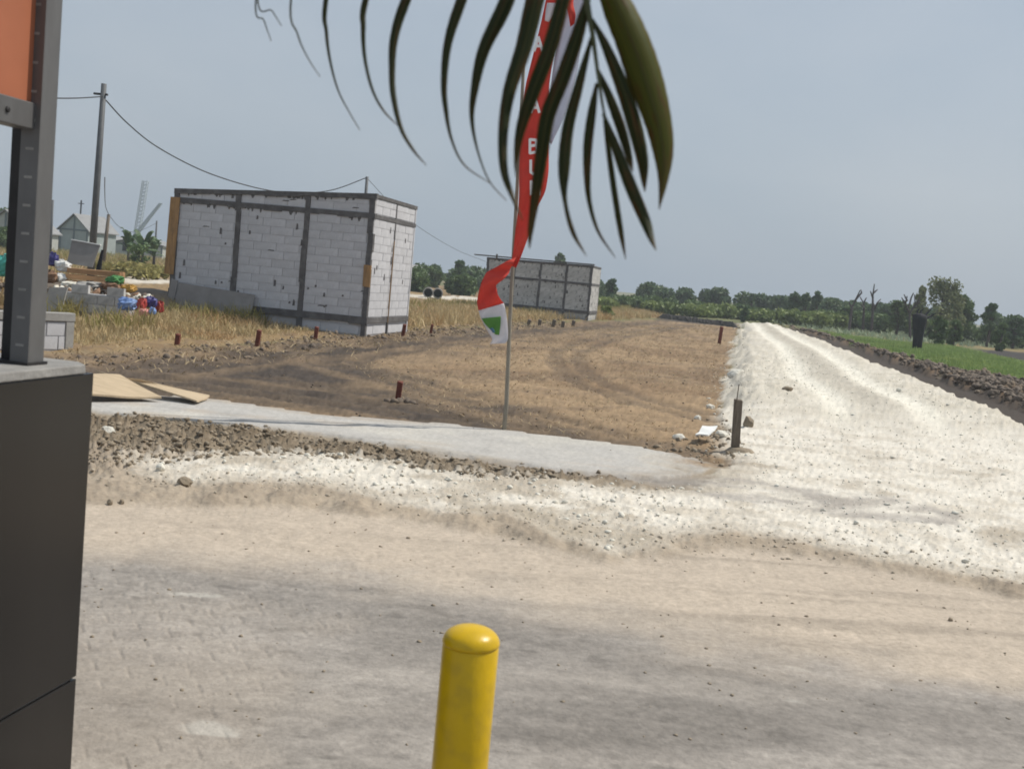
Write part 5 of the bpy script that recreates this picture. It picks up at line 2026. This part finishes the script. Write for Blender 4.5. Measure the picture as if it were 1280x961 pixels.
tree(1019, 394, 365, 15, 116, 'leaf_dark', 'slim tree with an open crown, right of a row of three beside the road', 'round', 360, group=GT, low=0.6)
tree(1122, 402, 376, 32, 96, 'leaf_mid', 'bushy tree left of the bare purple shrub', 'round', 700, group=GT)
tree(1172, 408, 346, 74, 90, 'leaf_pale', 'tall wispy olive tree, tallest above the green field', 'wispy', 1900, group=GT, low=0.25)
tree(1148, 406, 357, 22, 93, 'leaf_pale', 'slender olive tree on the left shoulder of the tallest tree', 'wispy', 600, group=GT)
tree(1198, 410, 368, 44, 92, 'leaf_mid', 'green tree on the right shoulder of the tallest tree', 'round', 1100, group=GT)
tree(1236, 414, 380, 24, 86, 'leaf_dark', 'dark tree with a clear stem near the right edge', 'round', 600, group=GT, low=0.4)
tree(1268, 416, 394, 40, 88, 'leaf_dark', 'low dark tree at the right edge of the picture', 'round', 800, group=GT)
GB = 'bushes along the far field edges'
tree(1172, 424, 396, 24, 74, 'leaf_mid', 'round bright bush just right of the dark stump', 'round', 700, cat='bush', name='bush', group=GB, low=0.1)
tree(1192, 424, 400, 20, 76, 'leaf_mid', 'round bush right of the bright one beside the stump', 'round', 500, cat='bush', name='bush', group=GB, low=0.1)
tree(1250, 432, 404, 22, 74, 'leaf_mid', 'leafy bush below the dark clear stemmed tree', 'round', 500, cat='bush', name='bush', group=GB, low=0.1)
tree(757, 396, 383, 20, 68, 'leaf_scrub', 'small green bush in yellow grass at the far building\'s right corner', 'round', 400, cat='bush', name='bush', group=GB, low=0.05)
tree(1057, 402, 383, 26, 104, 'leaf_mid', 'dense green bush left of the bare dead trees', 'round', 600, cat='bush', name='bush', group=GB, low=0.05)
tree(930, 404, 384, 12, 98, 'leaf_dark', 'dark shrub by the far end of the white road', 'round', 350, cat='bush', name='bush', group=GB, low=0.05)
tree(22, 312, 262, 50, 130, 'leaf_dark', 'dark spreading tree over the house at the left edge', 'umbrella', 900, group=GT)
tree(10, 315, 285, 60, 92, 'leaf_mid', 'bushy green growth before the house at the left edge', 'round', 700, cat='bush', name='bush', group=GB)


def palm(px, pbase, ptop, wpx, Y, label, nf=14, m='leaf_dark', stem=0.5, seed=0, group=None):
    q = P(px, pbase, Y)
    h = P(px, ptop, Y).z
    wv = wpx / F * Y
    rs = random.Random(seed + px)
    root = empty('banana_plant', (q.x, Y, 0), label, 'banana plant', group)
    b = MB()
    b.tube([(0, 0, -0.2), (0.03, 0, h * stem * 0.5), (0, 0, h * stem)], [0.13, 0.11, 0.07], 7)
    b.build('trunk', M['bark'], root)
    for k in range(nf):
        a = 2 * math.pi * k / nf + rs.uniform(-.2, .2)
        up = rs.uniform(0.15, 1.0)
        ln = wv * 0.55 * rs.uniform(0.8, 1.15)
        pts = []
        for i in range(7):
            t = i / 6
            r_ = ln * t * (1.1 - 0.5 * up)
            z = h * stem + (h * (1 - stem) * up * 1.25) * math.sin(t * math.pi * 0.62) - 0.35 * ln * t * t * (1 - up)
            pts.append(Vector((r_ * math.cos(a), r_ * math.sin(a), z)))
        side = Vector((-math.sin(a), math.cos(a), 0))
        b = MB()
        vs, fs = [], []
        for i, p_ in enumerate(pts):
            wd = 0.30 * (0.25 + math.sin(math.pi * min(1, (i + 0.4) / 6.6))) * wv / 3.2
            vs += [p_ - side * wd - Vector((0, 0, wd * 0.4)), p_, p_ + side * wd - Vector((0, 0, wd * 0.4))]
            if i:
                o_ = 3 * i
                fs += [(o_ - 3, o_ - 2, o_ + 1, o_), (o_ - 2, o_ - 1, o_ + 2, o_ + 1)]
        b.add(vs, fs)
        b.build('frond', M[m], root)
    return root


GBN = 'banana plants left of the near building'
palm(160, 322, 288, 30, 78, 'banana plant, leftmost of the clump behind the plank stack', group=GBN, seed=1)
palm(178, 324, 290, 40, 76, 'tallest spreading banana plant in the clump left of the near building', group=GBN, seed=2, nf=16)
palm(192, 326, 300, 26, 80, 'banana plant nearest the left corner of the near building', group=GBN, seed=3)
tree(172, 328, 306, 40, 74, 'leaf_mid', 'low bush at the foot of the banana plants', 'round', 500, cat='bush', name='bush', group=GB, low=0.05)
palm(592, 372, 334, 20, 105, 'banana plant left of the red banner, before the treeline', group='banana plant by the banner', seed=4, nf=12, stem=0.6)


def bare(px, pbase, ptop, Y, label, forks, r0=0.14, group='bare dead trees over the far bushes', tr='dead_tree'):
    q = P(px, pbase, Y)
    root = empty(tr, (q.x, Y, 0), label, 'dead tree', group)
    b = MB()
    o0 = Vector((q.x, Y, 0))
    for k, pts in enumerate(forks):
        pp = [P(x, y, Y + random.uniform(-0.3, 0.3)) - o0 for x, y in pts]
        if k == 0:
            pp = [Vector((pp[0].x, pp[0].y, -0.2))] + pp[1:]
        rr = np.linspace(r0 if k == 0 else r0 * 0.75, r0 * 0.3, len(pp))
        b.tube(pp, list(rr), 6)
        if k == 0:
            b.build('trunk', M['dead_bark'], root)
            b = MB()
    if b.v:
        b.build('branches', M['dead_bark'], root)
    return root


bare(1066, 404, 362, 98, 'leaning bare dead tree, left of the three dead trees', [[(1062, 404), (1065, 384), (1070, 374), (1075, 363)],
     [(1065, 384), (1061, 378)], [(1070, 374), (1077, 366), (1076, 362)]])
bare(1080, 404, 368, 99, 'short bare forked dead tree, middle of the three dead trees', [[(1080, 404), (1080, 385), (1079, 378), (1075, 371)],
     [(1079, 380), (1083, 372)], [(1080, 385), (1076, 380)]], r0=0.13)
bare(1092, 404, 355, 98, 'tallest bare dead tree, right of the three dead trees', [[(1091, 404), (1091, 385), (1091, 370), (1093, 355)],
     [(1092, 388), (1097, 378), (1101, 374)], [(1091, 372), (1088, 364)], [(1092, 366), (1097, 362)], [(1094, 384), (1091, 378)]])
bare(1136, 410, 366, 84, 'leafless purplish shrub behind the dark stump', [[(1140, 410), (1137, 392), (1132, 380), (1134, 370)],
     [(1137, 392), (1144, 380), (1143, 368)], [(1132, 380), (1127, 372)], [(1140, 386), (1150, 378)], [(1136, 384), (1139, 372), (1142, 366)],
     [(1134, 376), (1130, 368)], [(1146, 380), (1150, 370)]], r0=0.11)

# dark stump in the green field
q = G(1146, 438)
st = empty('tree_stump', (q[0], q[1], zg(*q) - 0.1), 'upright dark charred stump widening to its top, in the green field', 'stump')
b = MB()
ht = P(1148, 393, q[1]).z + 0.1
prof = [(0.20, 0), (0.21, 0.3 * ht), (0.25, 0.6 * ht), (0.31, 0.85 * ht), (0.30, 0.97 * ht), (0.12, ht)]
b.lathe(prof, 14)
for i, v in enumerate(b.v):
    k = 1 + 0.10 * math.sin(i * 2.7) + 0.05 * math.sin(i * 0.9)
    b.v[i] = (v[0] * k * 1.25 - 0.03 * v[2], v[1] * k, v[2])
b.build('trunk', M['stump'], st, smooth=True)
b = MB()
for (ax, bz, l) in ((-0.1, 0.9, 0.5), (0.2, 0.95, 0.45), (0.0, 0.97, 0.35), (0.3, 0.9, 0.3)):
    b.tube([(ax, 0, ht * bz), (ax * 2.0, 0.1, ht * bz + l * 0.6), (ax * 2.2 + 0.1, 0, ht * bz + l)], [0.07, 0.05, 0.02], 5)
b.build('snags', M['stump'], st)


# far wood and scrub: masses nobody could count
def mass(name, line, n, m, size, hlo, hhi, dep, seed):
    """line of (px, base y, distance); clumps run along it"""
    rs = np.random.default_rng(seed)
    line = [(P(x, y, Y).x, Y) for x, y, Y in line]
    seg = np.array(line)
    ln = np.concatenate([[0], np.cumsum(np.hypot(*np.diff(seg, axis=0).T))])
    k = int(ln[-1] / 0.9)
    t = rs.uniform(0, ln[-1], k)
    x = np.interp(t, ln, seg[:, 0])
    y = np.interp(t, ln, seg[:, 1]) + rs.uniform(0, dep, k)
    h = hlo + (hhi - hlo) * (0.5 + 0.5 * 0.8 * fbm(x * 0.25, y * 0.0, seed, 4)) * rs.uniform(0.75, 1.1, k)
    rad = np.stack([rs.uniform(0.7, 1.6, k), rs.uniform(0.7, 1.6, k), h * 0.5], 1)
    cen = np.stack([x, y, h * 0.48], 1)
    Vv, Ff = leaves(cen, rad, n, size)
    return tag(np_obj(name, Vv, Ff, M[m]), kind='stuff')


mass('treeline', [(490, 366, 135), (620, 374, 135), (760, 384, 138), (860, 390, 140), (960, 396, 135), (1060, 402, 122), (1160, 410, 112),
                  (1340, 425, 104)], 60000, 'leaf_dark', 0.27, 2.3, 3.9, 9, 3)
mass('scrub', [(742, 388, 100), (820, 394, 100), (900, 398, 102), (980, 402, 102), (1060, 406, 98)], 14000, 'leaf_scrub', 0.24, 0.5, 2.0, 9, 5)
mass('scrub', [(742, 388, 110), (820, 394, 112), (900, 398, 112), (980, 402, 110)], 9000, 'leaf_mid', 0.28, 0.9, 2.3, 9, 25)
mass('scrub', [(1040, 404, 104), (1120, 408, 98), (1220, 414, 92), (1340, 425, 90)], 9000, 'leaf_mid', 0.28, 1.2, 2.6, 5, 7)
mass('scrub', [(500, 366, 98), (560, 370, 98), (630, 374, 98)], 5000, 'leaf_mid', 0.28, 1.2, 2.6, 6, 11)
mass('treeline', [(-60, 305, 170), (60, 312, 175), (150, 318, 165), (240, 326, 160)], 6000, 'leaf_mid', 0.45, 1.5, 3.4, 8, 13)
mass('shrubs', [(60, 316, 62), (130, 326, 60), (200, 334, 58)], 2500, 'weed', 0.2, 0.4, 1.1, 6, 17)

# ------------------------------------------------------------------ air
hz = MB()
hz.box((-700, -90, -1.4), (700, 520, 60))
ho = hz.build('haze', None)
hm = bpy.data.materials.new('haze')
hm.use_nodes = True
t = hm.node_tree
t.nodes.remove(t.nodes['Principled BSDF'])
pv = t.nodes.new('ShaderNodeVolumePrincipled')
pv.inputs['Color'].default_value = (0.86, 0.92, 0.97, 1)
pv.inputs['Density'].default_value = 0.0009
pv.inputs['Anisotropy'].default_value = 0.2
t.links.new(pv.outputs['Volume'], t.nodes['Material Output'].inputs['Volume'])
ho.data.materials.append(hm)
tag(ho, kind='stuff')
print('blocks', nb1, nb2)
